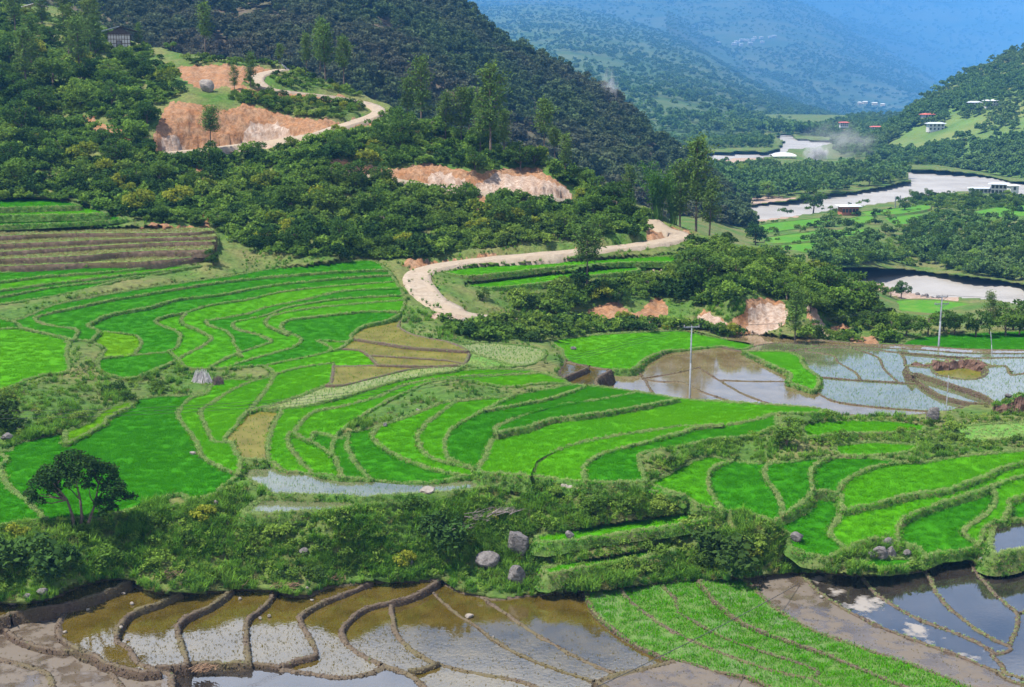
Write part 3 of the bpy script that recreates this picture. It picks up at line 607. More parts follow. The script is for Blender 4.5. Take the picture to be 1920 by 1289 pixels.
# ------------------------------------------------------------------ soil cuts, dirt road
SOIL = [pts(s) for s in """148,215 170,220 230,243 250,266 215,270 180,242 150,238
285,265 300,215 320,188 355,190 420,205 455,195 500,205 560,222 640,226 690,210 715,198 720,210 700,232 640,250 560,262 500,276 440,287 330,294 300,290
330,125 400,120 470,124 520,128 500,140 470,150 430,162 380,170 345,152
400,150 440,150 470,165 560,172 660,180 690,192 660,198 560,184 440,172
610,293 680,308 740,316 800,306 840,313 900,323 970,312 1005,312 1040,333 1070,358 1076,378 1000,368 900,358 840,356 760,340 640,328
885,362 915,368 912,385 900,402 890,395
366,300 380,300 388,340 385,380 395,430 385,430 375,380
1306,602 1318,583 1345,592 1362,602 1395,590 1400,563 1440,558 1476,570 1472,606 1440,622 1425,634 1390,626 1330,616
1508,568 1530,580 1545,608 1556,626 1540,632 1515,592
1100,602 1105,578 1150,562 1190,588 1235,556 1252,575 1248,602 1180,606
1222,504 1255,508 1262,545 1240,530
1555,612 1590,610 1600,630 1568,636
640,300 700,470 690,470 640,330
750,495 770,487 830,486 900,476 1000,468 1090,462 1090,470 960,484 840,498 790,508
800,590 850,585 960,592 960,604 880,608 820,602
1215,410 1235,425 1260,425 1290,432 1300,445 1250,460 1215,450
255,425 300,420 380,423 400,432 330,436 255,433
1590,636 1640,630 1650,645 1600,648""".splitlines()]
SOIL.pop(12)
PALE = [pts(s) for s in """302,257 325,252 350,266 350,280 305,285
438,268 470,232 520,232 560,244 600,250 560,262 440,288
800,330 830,320 874,335 876,350 800,345
880,345 930,325 1000,330 1030,335 1070,360 1076,378 960,364
1306,602 1325,588 1345,592 1362,604 1360,616 1330,616
1405,580 1440,565 1476,572 1472,606 1440,622 1425,634 1400,620
1508,568 1530,580 1545,608 1556,626 1540,632
1222,504 1255,508 1262,545 1240,530
1150,590 1190,592 1200,606 1150,606
310,276 420,272 560,254 700,216 716,208 640,248 520,276 440,288 330,294
800,590 850,585 960,592 960,604 880,608 820,602""".splitlines()]
ROADS = {'dirt_road': ("tan dirt road winding across the terraces below the scrub hill", 1.8, pts("965,596 915,594 870,588 830,572 803,555 788,537 777,520 785,510 820,499 880,490 960,481 1080,471 1180,461 1245,452 1280,444 1278,438 1252,432 1232,424 1216,412")),
         'hill_road': ("pale dirt switchback road cut into the orange hillside", 1.4, pts("300,287 340,284 420,275 520,262 600,247 660,230 700,217 715,207 700,197 660,186 600,178 550,172 500,164 475,150 490,138 530,130")),
         'hill_track': ("dirt track along the foot of the long orange and white cut", 1.3, pts("1074,376 1030,370 960,364 880,357 800,346 720,333 640,323"))}
road_c = {}
for k, (lb, hw, P) in ROADS.items():
    q = catmull(np.array(P), 7.); w3 = near_p(q[:, 0], q[:, 1])
    zs = w3[:, 2].copy()
    for _ in range(6): zs[1:-1] = (zs[:-2]+zs[1:-1]*2+zs[2:])/4; w3[1:-1, :2] = (w3[:-2, :2]+w3[1:-1, :2]*2+w3[2:, :2])/4
    w3[:, 2] = zs; road_c[k] = w3
# ------------------------------------------------------------------ near ground sheet
CREST = np.array(pts("-320,-90 0,5 100,12 180,40 250,78 330,98 420,112 520,122 600,150 680,178 730,198 800,228 900,262 1000,288 1100,338 1200,384 1260,418 1310,436 1370,455 1450,490 1560,522 1640,572 1700,606 1800,618 1920,618 2240,612"))
GX = np.arange(-320, 2241, 5.0); crest = np.interp(GX, CREST[:, 0], CREST[:, 1])
NR = 290; tt = np.linspace(0, 1, NR)
PX = np.repeat(GX[None], NR, 0); PY = crest[None]+(1500-crest[None])*tt[:, None]
G = near_p(PX, PY); lab = label_at(PX, PY)
soil = np.zeros(PX.shape, np.float32); pale = np.zeros(PX.shape, np.float32)
jx = PX+9*fbm(PX/22, PY/22, 3); jy = PY+9*fbm(PX/22, PY/22, 9)
for p in SOIL: soil[inpoly(p, jx, jy)] = 1
for p in PALE: m = inpoly(p, jx, jy); soil[m] = 1; pale[m] = 1
# relief: hummocks on rough ground, gullies on the cuts
dist = G[..., 1]
hum = fbm(G[..., 0]/6, G[..., 1]/6, 21)*1.1+fbm(G[..., 0]/1.7, G[..., 1]/1.7, 22)*.5
gul = (np.abs(fbm(PX/7, PY/50, 31))-.15)*1.9+.7*fbm(PX/12, PY/9, 33)
G[..., 2] += np.where(soil > 0, gul, hum)*np.clip((dist-60)/120, .35, 1)*(lab < 0)
for k, (lb, hw, P) in ROADS.items():
    for c in road_c[k]:
        d2 = np.hypot(G[..., 0]-c[0], G[..., 1]-c[1]); m = d2 < hw+.9
        G[..., 2][m] = np.minimum(G[..., 2][m], c[2]-.12)
for rid, p in plots.items():
    m = lab == rid
    if m.any(): G[m] = on_plot(p, PX[m], PY[m], -.25)
# behind the crest the ground falls away to the valley
back = []
c0 = G[0]
for k, (dy, dz) in enumerate(((3, .3), (8, 2.2), (18, 6.5), (34, 14), (55, 24), (90, 40), (140, 60))):
    q = c0.copy(); s = 1+dy/c0[:, 1]; q[:, 0] *= s; q[:, 1] *= s; q[:, 2] = np.maximum(c0[:, 2]-dz*1.05, -27-k*.1); back.append(q)
FULL = np.concatenate([np.array(back[::-1]), G], 0); nb = len(back)
nr, nc = FULL.shape[:2]
ii = np.arange(nr*nc).reshape(nr, nc); F = np.stack([ii[1:, :-1], ii[1:, 1:], ii[:-1, 1:], ii[:-1, :-1]], -1).reshape(-1, 4)
def m_ground():
    m, t, o = mat('hillside_ground')
    a1 = node(t, 'ShaderNodeAttribute', attribute_name='soil'); a2 = node(t, 'ShaderNodeAttribute', attribute_name='pale')
    f = noise(t, 1.3, 8, .65); f2 = noise(t, .12, 5, seed=3); f3 = noise(t, .5, 7, .7, seed=8)
    g = mixc(t, ramp(t, f2, [(.4, (0,)*3), (.62, (1,)*3)]), ramp(t, f, [(.3, (.03, .07, .012)), (.7, (.08, .15, .025))]), ramp(t, f, [(.3, (.08, .075, .03)), (.7, (.16, .17, .055))]))
    s = mixc(t, ramp(t, f3, [(.35, (0,)*3), (.7, (1,)*3)]), ramp(t, f, [(.3, (.20, .082, .03)), (.7, (.33, .155, .068))]), (.27, .18, .115))
    vm = node(t, 'ShaderNodeMapping', i_Scale=(1.6, 1.6, .22)); gp = node(t, 'ShaderNodeNewGeometry'); t.links.new(gp.outputs['Position'], vm.inputs['Vector']); sn = node(t, 'ShaderNodeTexNoise', i_Scale=1.0, i_Detail=6., i_Roughness=.7); t.links.new(vm.outputs[0], sn.inputs['Vector'])
    s = mixc(t, ramp(t, sn.outputs['Fac'], [(.42, (.6,)*3), (.56, (0,)*3)]), s, (.115, .06, .032))
    p = mixc(t, ramp(t, sn.outputs['Fac'], [(.4, (.75,)*3), (.58, (0,)*3)]), ramp(t, f3, [(.3, (.27, .185, .135)), (.65, (.40, .33, .28))]), (.20, .125, .08))
    sm = ramp(t, mathn(t, 'ADD', a1.outputs['Fac'], mathn(t, 'MULTIPLY', mathn(t, 'SUBTRACT', f, .5), .9)), [(.42, (0,)*3), (.58, (1,)*3)])
    pm = ramp(t, mathn(t, 'ADD', a2.outputs['Fac'], mathn(t, 'MULTIPLY', mathn(t, 'SUBTRACT', f3, .5), 1.6)), [(.4, (0,)*3), (.75, (.9,)*3)])
    principled(t, o, mixc(t, mathn(t, 'MULTIPLY', sm, 1.), g, mixc(t, pm, s, p)), .95, .1, bump(t, f, .35)); return m
M['ground'] = m_ground()
me = mesh_from('hillside', FULL.reshape(-1, 3), F, (M['ground'],), True)
for nm, arr in (('soil', soil), ('pale', pale)):
    a = me.attributes.new(nm, 'FLOAT', 'POINT'); a.data.foreach_set('value', np.concatenate([np.zeros((nb, nc), np.float32), arr], 0).ravel())
tag(link('hillside', me), 'terraced valley side of earth and grass', None, None, 'structure')
M['road'] = m_earth('road_dirt', (.20, .155, .115), (.32, .265, .205), (.28, .22, .16), 1.2)
def road(name, label, hw, C):
    n = len(C); t = np.gradient(C[:, :2], axis=0); t /= np.maximum(np.hypot(t[:, 0], t[:, 1]), 1e-6)[:, None]; nrm = np.c_[-t[:, 1], t[:, 0]]
    prof = [(-1.35, -2.2), (-1.0, -.02), (-.62, -.09), (-.4, -.1), (0, .0), (.4, -.1), (.62, -.09), (1.0, -.02), (1.35, -2.2)]
    V = []
    for i in range(n):
        wv = hw*(1+.25*(vnoise(i*.31, 5.)-.5))
        for a, b in prof: V.append((C[i, 0]+nrm[i, 0]*a*wv, C[i, 1]+nrm[i, 1]*a*wv, C[i, 2]+b+.05))
    k = len(prof); Fq = [(i*k+j, i*k+j+1, (i+1)*k+j+1, (i+1)*k+j) for i in range(n-1) for j in range(k-1)]
    tag(link(name, mesh_from(name, V, Fq, (M['road'],), True)), label, None, None, 'structure')
for k, (lb, hw, P) in ROADS.items(): road(k, lb, hw, road_c[k])
# ------------------------------------------------------------------ plants used by the scatters (prototypes are kept out of the scene)
def blades(n, h, wdt, spread, lean, seed, mat_, seg=2, base=0.):
    r = random.Random(seed); V = []; Fq = []
    for _ in range(n):
        a = r.uniform(0, 6.283); rad = spread*math.sqrt(r.random()); x, y = rad*math.cos(a), rad*math.sin(a)
        d = r.uniform(0, 6.283); ln = lean*r.uniform(.3, 1.2); hh = h*r.uniform(.6, 1.1); wx, wy = -math.sin(d)*wdt/2, math.cos(d)*wdt/2
        b = len(V)
        for s in range(seg+1):
            u = s/seg; off = ln*u*u*hh; wv = (1-u)**.6 if s < seg else 0
            cx, cy_, cz_ = x+math.cos(d)*off, y+math.sin(d)*off, base+hh*u*(1-.25*ln*u)
            V += [(cx-wx*wv, cy_-wy*wv, cz_)] if s == seg else [(cx-wx*wv, cy_-wy*wv, cz_), (cx+wx*wv, cy_+wy*wv, cz_)]
        for s in range(seg-1): Fq.append((b+2*s, b+2*s+1, b+2*s+3, b+2*s+2))
        Fq.append((b+2*seg-2, b+2*seg-1, b+2*seg))
    return mesh_from('blades', V, Fq, (mat_,))
PROTO = {}
def proto(coll, meshes):
    c = bpy.data.collections.new(coll)
    for i, me in enumerate(meshes):
        o = bpy.data.objects.new('%s_source_%02d' % (coll, i), me); c.objects.link(o)
    PROTO[coll] = c; return c
for k in 'dby': proto('rice_'+k, [blades(30, .15, .045, .34, .9, s, M['rice_'+k]) for s in (1, 2, 3)])
proto('young', [blades(16, .2, .035, .3, .4, s, M['rice_b']) for s in (1, 2, 3)])
proto('seedling', [blades(5, .26, .022, .09, .35, s, M['seedling']) for s in (4, 5)])
proto('straw', [blades(8, .12, .022, .12, .5, s, M['seedling_straw']) for s in (6, 7)])
proto('bund_grass', [blades(16, .17, .03, .13, .9, s, M['grass_bund']) for s in (8, 9, 10)])
proto('riser_grass', [blades(18, .26, .05, .2, .95, s, M['grass_dark']) for s in (8, 9)]+[blades(16, .24, .05, .2, .95, s, M['grass_tall']) for s in (18, 19)]+[blades(12, .2, .04, .2, .95, 20, M['grass_dry'])])
proto('dry_grass', [blades(14, .22, .03, .16, .9, s, M['grass_dry']) for s in (11, 12)]+[blades(12, .22, .03, .16, .9, 13, M['grass_bund'])])
proto('tall_grass', [blades(20, .7, .06, .3, .95, 27, M['grass_dry'], 3)]+[blades(26, 1.0, .085, .32, .8, s, M['grass_tall'], 3) for s in (14, 15, 16)]+[blades(24, .8, .085, .32, .85, s, M['grass_dark'], 3) for s in (17, 18)])
CLOD = []
for s_ in range(3):
    bm = bmesh.new(); bmesh.ops.create_icosphere(bm, subdivisions=1, radius=1.); r_ = random.Random(s_)
    for v in bm.verts: v.co = v.co*r_.uniform(.6, 1.25); v.co.z *= .7
    mc = bpy.data.meshes.new('clod'); bm.to_mesh(mc); bm.free(); mc.materials.append(M['mud_crest' if s_ else 'mud_bund']); CLOD.append(mc)
proto('clods', CLOD)
def gn(obj, coll, density=None, smin=.8, smax=1.2, tilt=.15, seed=0):
    """instances of a prototype collection: over the faces (density) or on the points of the mesh"""
    g = bpy.data.node_groups.new(obj.name+'_scatter', 'GeometryNodeTree'); nn = g.nodes.new; L = g.links.new
    g.interface.new_socket('Geometry', in_out='INPUT', socket_type='NodeSocketGeometry'); g.interface.new_socket('Geometry', in_out='OUTPUT', socket_type='NodeSocketGeometry')
    gi = nn('NodeGroupInput'); go = nn('NodeGroupOutput'); ci = nn('GeometryNodeCollectionInfo'); ci.inputs['Collection'].default_value = PROTO[coll]
    ci.inputs['Separate Children'].default_value = True; ci.inputs['Reset Children'].default_value = True
    ip = nn('GeometryNodeInstanceOnPoints'); ip.inputs['Pick Instance'].default_value = True
    if density is not None:
        dp = nn('GeometryNodeDistributePointsOnFaces'); dp.inputs['Density'].default_value = density; dp.inputs['Seed'].default_value = seed
        L(gi.outputs[0], dp.inputs['Mesh']); L(dp.outputs['Points'], ip.inputs['Points'])
        rs = nn('FunctionNodeRandomValue'); rs.data_type = 'FLOAT'; rs.inputs[2].default_value = smin; rs.inputs[3].default_value = smax; L(rs.outputs[1], ip.inputs['Scale'])
        rr = nn('FunctionNodeRandomValue'); rr.data_type = 'FLOAT_VECTOR'; rr.inputs[0].default_value = (-tilt, -tilt, 0); rr.inputs[1].default_value = (tilt, tilt, 6.283); L(rr.outputs[0], ip.inputs['Rotation'])
    else:
        L(gi.outputs[0], ip.inputs['Points'])
        a = nn('GeometryNodeInputNamedAttribute'); a.data_type = 'FLOAT_VECTOR'; a.inputs[0].default_value = 'scl'; L(a.outputs[0], ip.inputs['Scale'])
        rr = nn('FunctionNodeRandomValue'); rr.data_type = 'FLOAT_VECTOR'; rr.inputs[0].default_value = (-tilt, -tilt, 0); rr.inputs[1].default_value = (tilt, tilt, 6.283); L(rr.outputs[0], ip.inputs['Rotation'])
        b = nn('GeometryNodeInputNamedAttribute'); b.data_type = 'INT'; b.inputs[0].default_value = 'idx'; L(b.outputs[0], ip.inputs['Instance Index'])
    L(ci.outputs[0], ip.inputs['Instance']); L(ip.outputs[0], go.inputs[0])
    md = obj.modifiers.new('scatter', 'NODES'); md.node_group = g
def scatter_points(name, P, scl, coll, label, idx=None, tilt=.1, cat=None, parent=None):
    P = np.asarray(P, np.float32); me = bpy.data.meshes.new(name); me.vertices.add(len(P)); me.vertices.foreach_set('co', P.ravel())
    scl = np.asarray(scl, np.float32)
    if scl.ndim == 1: scl = np.repeat(scl[:, None], 3, 1)
    a = me.attributes.new('scl', 'FLOAT_VECTOR', 'POINT'); a.data.foreach_set('vector', scl.ravel())
    nsrc = len(PROTO[coll].objects); idx = rng.integers(0, nsrc, len(P)) if idx is None else np.asarray(idx)
    a = me.attributes.new('idx', 'INT', 'POINT'); a.data.foreach_set('value', idx.astype(np.int32))
    o = link(name, me, parent); gn(o, coll, tilt=tilt); tag(o, label, cat, None, 'stuff'); return o
# ------------------------------------------------------------------ build the plots
def loops_of(rid, p):
    nxt = {}
    for ti in p['tri']:
        f = of[ti]
        for i in range(3):
            a, b = f[i], f[(i+1) % 3]; other = [t for t in e2t[frozenset((a, b))] if t != ti]
            if other and treg[other[0]] == rid: continue
            nxt.setdefault(a, []).append((b, treg[other[0]] if other else -1))
    out = []
    while nxt:
        a = next(iter(nxt)); loop = []; cur = a
        while cur in nxt:
            b, nb_ = nxt[cur].pop()
            if not nxt[cur]: del nxt[cur]
            loop.append((cur, nb_)); cur = b
        if len(loop) > 3: out.append(loop)
    return out
BED = {'rice': None, 'young': 'young_bed', 'dry': 'dry_soil', 'turf': 'turf', 'fallow': 'fallow'}
MUDDY = {'flood', 'flood_mud', 'young'}
def build_plot(rid, p):
    typ = p['typ']; z = p['z']; vi = np.unique(TRI[p['tri']]); W = on_plot(p, ov[vi, 0], ov[vi, 1])
    re = {v: i for i, v in enumerate(vi)}; org = W.mean(0); org[2] = z
    label, group = ZONES[p['zone']]; label = OWN.get(p['seed'].split()[0], label)
    root = empty('rice_paddy', org); tag(root, label, 'rice paddy', group)
    Fx = [tuple(re[v] for v in TRI[t]) for t in p['tri']]
    # orientation: faces up
    a, b, c = (W[i] for i in Fx[0]); up = np.cross(b-a, c-a)[2] > 0
    if not up: Fx = [f[::-1] for f in Fx]
    bedm = M['bed_'+p['shade']] if typ == 'rice' else M[BED.get(typ, typ)]
    bname = {'rice': 'planted_bed', 'dry': 'soil_bed', 'turf': 'turf_bed', 'fallow': 'fallow_bed', 'flood_mud': 'mud_bed'}.get(typ, 'water')
    me_b = mesh_from(bname, W-org, Fx, (bedm,)); link(bname, me_b, root)
    dens = None; area = sum(q.area for q in me_b.polygons); dy = org[1]; far = dy > 125
    if typ == 'rice': dens = ('rice_'+p['shade'], 7.5 if not far else 4.5, .8, 1.25)
    elif typ == 'young': dens = ('young', 11, .8, 1.25)
    elif typ in ('wet',): dens = ('seedling', 5, .5, .85)
    elif p['zone'] in ('FL', 'SP'): dens = ('straw', 11, .5, 1.)
    elif typ == 'flood': dens = ('straw', 3., .5, 1.)
    elif typ == 'pool': dens = ('seedling', 3, .6, 1.)
    elif typ == 'flood_mud': dens = ('straw', 2.5, .5, .9)
    elif typ == 'turf': dens = ('bund_grass', 5, .8, 1.4)
    elif typ == 'fallow': dens = ('seedling', 6, .8, 1.3)
    elif typ == 'dry': dens = ('dry_grass', 7, .9, 1.6)
    if dens:
        o = link('rice_plants' if typ in ('rice', 'young') else 'seedlings' if typ in ('wet', 'flood', 'pool', 'flood_mud', 'fallow') else 'grass', me_b.copy(), root)
        gn(o, dens[0], dens[1], dens[2], dens[3], .12, seed=len(COL.objects)); o['kind'] = 'stuff'
    # bund and riser along the edges this plot holds up
    V = []; Fq = []; mi = []
    for loop in loops_of(rid, p):
        ids = [q[0] for q in loop]; L3 = on_plot(p, ov[ids, 0], ov[ids, 1]); L = L3[:, :2]; LZ = L3[:, 2]; n = len(L)
        ar_ = .5*np.sum(L[:, 0]*np.roll(L[:, 1], -1)-np.roll(L[:, 0], -1)*L[:, 1])
        Ls = L.copy(); tg = np.roll(Ls, -1, 0)-np.roll(Ls, 1, 0); tg /= np.maximum(np.hypot(tg[:, 0], tg[:, 1]), 1e-6)[:, None]
        nin = np.c_[-tg[:, 1], tg[:, 0]]*(1 if ar_ > 0 else -1)
        own = []; drop = []
        for q_, (v, nb_) in enumerate(loop):
            q = plots.get(nb_); zz = LZ[q_]
            if q is None:
                gz = near_p(ov[v, 0], ov[v, 1])[2]; own.append(True); drop.append(float(np.clip(zz-gz+.3, .25, 1.6)) if typ != 'dry' else 1.3)
            else:
                dz = zz-on_plot(q, ov[v, 0], ov[v, 1])[2]; dm = z-q['z']; o_ = dm > 1e-4 or (abs(dm) <= 1e-4 and rid < nb_); own.append(o_); drop.append(max(dz+.25, .3))
        mud = typ in MUDDY or p['zone'] in ('FB', 'FX'); thin = p['zone'] in ('WS', 'WL', 'WB', 'BK', 'FB', 'FW', 'FP', 'FM', 'YG', 'EW', 'WE')
        bh, bw = (.09, .6) if thin else (.13, .8)
        if typ == 'dry': bh, bw = .1, .9
        base = len(V); nprof = 6
        for i in range(n):
            x, y = L[i]; nx, ny = nin[i]; h1 = vnoise(x*.9, y*.9, 3); h2 = vnoise(x*2.7, y*2.7, 4); h3 = vnoise(x*6.5, y*6.5, 6)-.5; h4 = vnoise(x*6.5, y*6.5, 7)-.5; k = bw*(.65+.45*h1+.5*(h3+.5)); hh = bh*(.45+.5*h1+.5*h2+.6*h4); x += nx*.1*h3; y += ny*.1*h4
            dr = max(drop[i], drop[i-1]); bat = .05+(.1 if typ == 'dry' else .3 if mud else .6)*max(dr-.15, .05)
            for (a_, b_) in ((-bat*(.7+.6*h2), -dr), (-bat*.45*(.5+h2), -dr*(.3+.3*h4+.15)), (-.01, hh*.5), (.1*k, hh), (.26*k, hh*.9), (.42*k, -.03)):
                V.append((x+nx*a_-org[0], y+ny*a_-org[1], b_+LZ[i]-org[2]))
        for i in range(n):
            if not own[i]: continue
            j = (i+1) % n
            if np.hypot(*(L[i]-L[j])) > 6: continue
            for s in range(nprof-1):
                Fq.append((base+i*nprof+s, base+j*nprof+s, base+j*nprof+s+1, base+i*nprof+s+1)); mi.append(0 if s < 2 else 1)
    if Fq:
        used = sorted({i for f in Fq for i in f}); rm = {a_: b_ for b_, a_ in enumerate(used)}; V = [V[i] for i in used]; Fq = [tuple(rm[i] for i in f) for f in Fq]
        if typ == 'dry': ms = (M['terrace_face'], M['turf'])
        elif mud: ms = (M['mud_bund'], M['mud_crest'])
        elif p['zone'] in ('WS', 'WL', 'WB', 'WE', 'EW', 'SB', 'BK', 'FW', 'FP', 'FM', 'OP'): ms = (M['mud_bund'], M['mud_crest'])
        else: ms = (M['riser'], M['riser'])
        mb = mesh_from('bund', V, Fq, ms, True, mi)
        par = list(range(len(V)))
        def fd(a_):
            while par[a_] != a_: par[a_] = par[par[a_]]; a_ = par[a_]
            return a_
        for f in Fq:
            for q in f[1:]: par[fd(q)] = fd(f[0])
        runs = {}
        for f, m_i in zip(Fq, mi): runs.setdefault(fd(f[0]), []).append((f, m_i))
        for fs in runs.values():      # each stretch of bund is a part of its own
            us = sorted({i for f, _ in fs for i in f}); rm = {a_: b_ for b_, a_ in enumerate(us)}
            link('bund', mesh_from('bund', [V[i] for i in us], [tuple(rm[i] for i in f) for f, _ in fs], ms, True, [m_i for _, m_i in fs]), root)
        if mud or p['zone'] in ('WS', 'WL', 'WB', 'WE', 'EW', 'SB', 'BK', 'FW', 'FP', 'FM', 'SP'):
            o = link('clods', mb.copy(), root); gn(o, 'clods', 16, .035, .10, 1., seed=len(COL.objects)); o['kind'] = 'stuff'
        gd = None
        if typ == 'dry': gd = ('dry_grass', 2.5, .8, 1.4)
        elif typ == 'young' or p['zone'] in ('FW', 'FP', 'FM'): gd = ('bund_grass', 9, .5, .95)
        elif mud or p['zone'] in ('WB',): gd = ('dry_grass', 1., .3, .6)
        elif p['zone'] in ('WS', 'WL', 'WE', 'EW', 'OP', 'SB', 'BK'): gd = ('bund_grass', 5, .5, 1.)
        else: gd = ('riser_grass', 20, .7, 1.35)
        if gd[0] == 'riser_grass':
            for sl, nm_, pc, dn in ((0, 'riser_grass', 'riser_grass', 11), (1, 'bund_grass', 'bund_grass', 22)):
                fs = [f for f, m_i in zip(Fq, mi) if m_i == sl]; o = link(nm_, mesh_from(nm_, V, fs), root); gn(o, pc, dn, .7, 1.35, .5, seed=len(COL.objects)); o['kind'] = 'stuff'
        else:
            o = link('bund_grass', mb.copy(), root); gn(o, gd[0], gd[1], gd[2], gd[3], .5, seed=len(COL.objects)); o['kind'] = 'stuff'
for rid, p in plots.items(): build_plot(rid, p)
print('plots', len(plots), time.time()-T0)
# ------------------------------------------------------------------ valley floor, river, hills behind
VCTL = """1250,330,-16 1400,320,-18 1400,378,-19.7 1600,352,-19.7 1500,290,-19.4 1300,290,-19.4 1150,290,-19 1650,270,-19 1600,250,-18.5 1100,250,-18 1400,440,-15 1500,430,-16 1600,400,-18 1700,390,-18.3 1650,440,-16 1500,480,-13.5 1640,480,-16.5 1800,380,-16.8 1900,390,-14.8
1800,450,-16 1920,450,-14 1750,495,-19.5 1900,525,-19.8 1700,572,-18.6 1800,600,-17 2250,400,-14 2250,560,-19 1560,540,-13 1300,420,-10 1200,400,-10 1900,610,-15 1900,350,-19 1780,325,-18.5 2250,330,-17 2250,255,-16 1700,300,-18.5"""
VC = []
for q in VCTL.split():
    x, y, z = map(float, q.split(',')); r = ray(x, y); VC.append((x, y, r[2]/(z-CAMZ)*100))
VC = np.array(VC); vall = TPS(VC[:, :2], VC[:, 2], 1e-4)
def val_p(px, py): return at_depth(px, py, 100/np.maximum(vall(px, py), .05))
RIVER = [pts(s) for s in """1545,497 1580,503 1640,503 1700,506 1800,519 1920,534 2150,560 2350,570 2350,640 2150,620 1920,574 1860,563 1800,558 1740,556 1690,545 1640,532 1590,520
1340,398 1400,386 1500,376 1530,369 1600,362 1660,351 1706,341 1698,318 1760,321 1850,331 1900,342 2350,372 2350,400 1900,366 1840,358 1800,360 1740,368 1700,376 1640,384 1590,391 1500,404 1420,414 1360,414
1300,297 1340,288 1405,284 1440,288 1462,280 1470,266 1458,258 1466,251 1482,251 1492,261 1522,264 1560,265 1562,270 1524,277 1482,280 1464,291 1430,296 1350,299"""
.splitlines()]
vx = np.arange(1060, 2361, 5.0); vy = np.arange(246, 650, 2.5)
VX, VY = np.meshgrid(vx, vy); VG = val_p(VX, VY)
VG[..., 2] += 1.2*fbm(VG[..., 0]/25, VG[..., 1]/25, 41)
riv = np.zeros(VX.shape, bool)
for p in RIVER: riv |= inpoly(p, VX+4*fbm(VX/14, VY/7, 5), VY+2*fbm(VX/14, VY/7, 6))
VG[riv] = at_z(VX[riv], VY[riv], -22.3)
# carry the floor on beyond the last traced row
ext = []
for k, f in enumerate((1.06, 1.2, 1.45)):
    q = VG[0].copy(); q[:, :2] *= f; q[:, 2] = -18.5; ext.insert(0, q)
VGF = np.concatenate([np.array(ext), VG], 0); nr, nc = VGF.shape[:2]; ii = np.arange(nr*nc).reshape(nr, nc)
F = np.stack([ii[1:, :-1], ii[1:, 1:], ii[:-1, 1:], ii[:-1, :-1]], -1).reshape(-1, 4)
GRAVEL = [pts("1640,528 1690,538 1740,545 1800,552 1800,566 1700,562 1650,545"), pts("1380,400 1480,398 1500,406 1420,416 1370,416"), pts("1390,372 1440,368 1500,374 1400,384"), pts("1300,296 1420,292 1440,302 1300,306")]
grav = np.zeros(VX.shape, np.float32)
for p in GRAVEL: grav[inpoly(p, VX, VY)] = 1
me = mesh_from('valley_floor', VGF.reshape(-1, 3), F, (), True)
a = me.attributes.new('soil', 'FLOAT', 'POINT'); a.data.foreach_set('value', np.concatenate([np.zeros((3, nc), np.float32), grav], 0).ravel())
a = me.attributes.new('pale', 'FLOAT', 'POINT'); a.data.foreach_set('value', np.concatenate([np.zeros((3, nc), np.float32), grav], 0).ravel())
me.materials.append(M['ground']); tag(link('valley_floor', me), 'green valley floor beside the river', None, None, 'structure')
m_, t_, o_ = mat('river_water'); f_ = noise(t_, .06, 5, .6); f2_ = noise(t_, .8, 5, .7, seed=4)
principled(t_, o_, ramp(t_, f_, [(.35, (.22, .20, .18)), (.65, (.29, .27, .25))]), .55, .25, bump(t_, f2_, .25)); M['river'] = m_
tag(link('river', mesh_from('river', [(-60, 250, -21), (2600, 250, -21), (2600, 1420, -21), (-60, 1420, -21)], [(0, 1, 2, 3)], (M['river'],))), 'milky grey river winding through the valley', None, None, 'structure')
def m_hill(name, a, b, c, s1, s2, soilc):
    m, t, o = mat(name); f = noise(t, s1, 6, .6); f2 = noise(t, s2, 5, .6, seed=7)
    col = mixc(t, ramp(t, f2, [(.42, (0,)*3), (.6, (1,)*3)]), ramp(t, f, [(.3, a), (.7, b)]), c)
    col = mixc(t, ramp(t, noise(t, s2*2.3, 6, .7, seed=17), [(.66, (0,)*3), (.74, (1,)*3)]), col, soilc)
    principled(t, o, col, .95, .05, bump(t, f, 4.)); return m
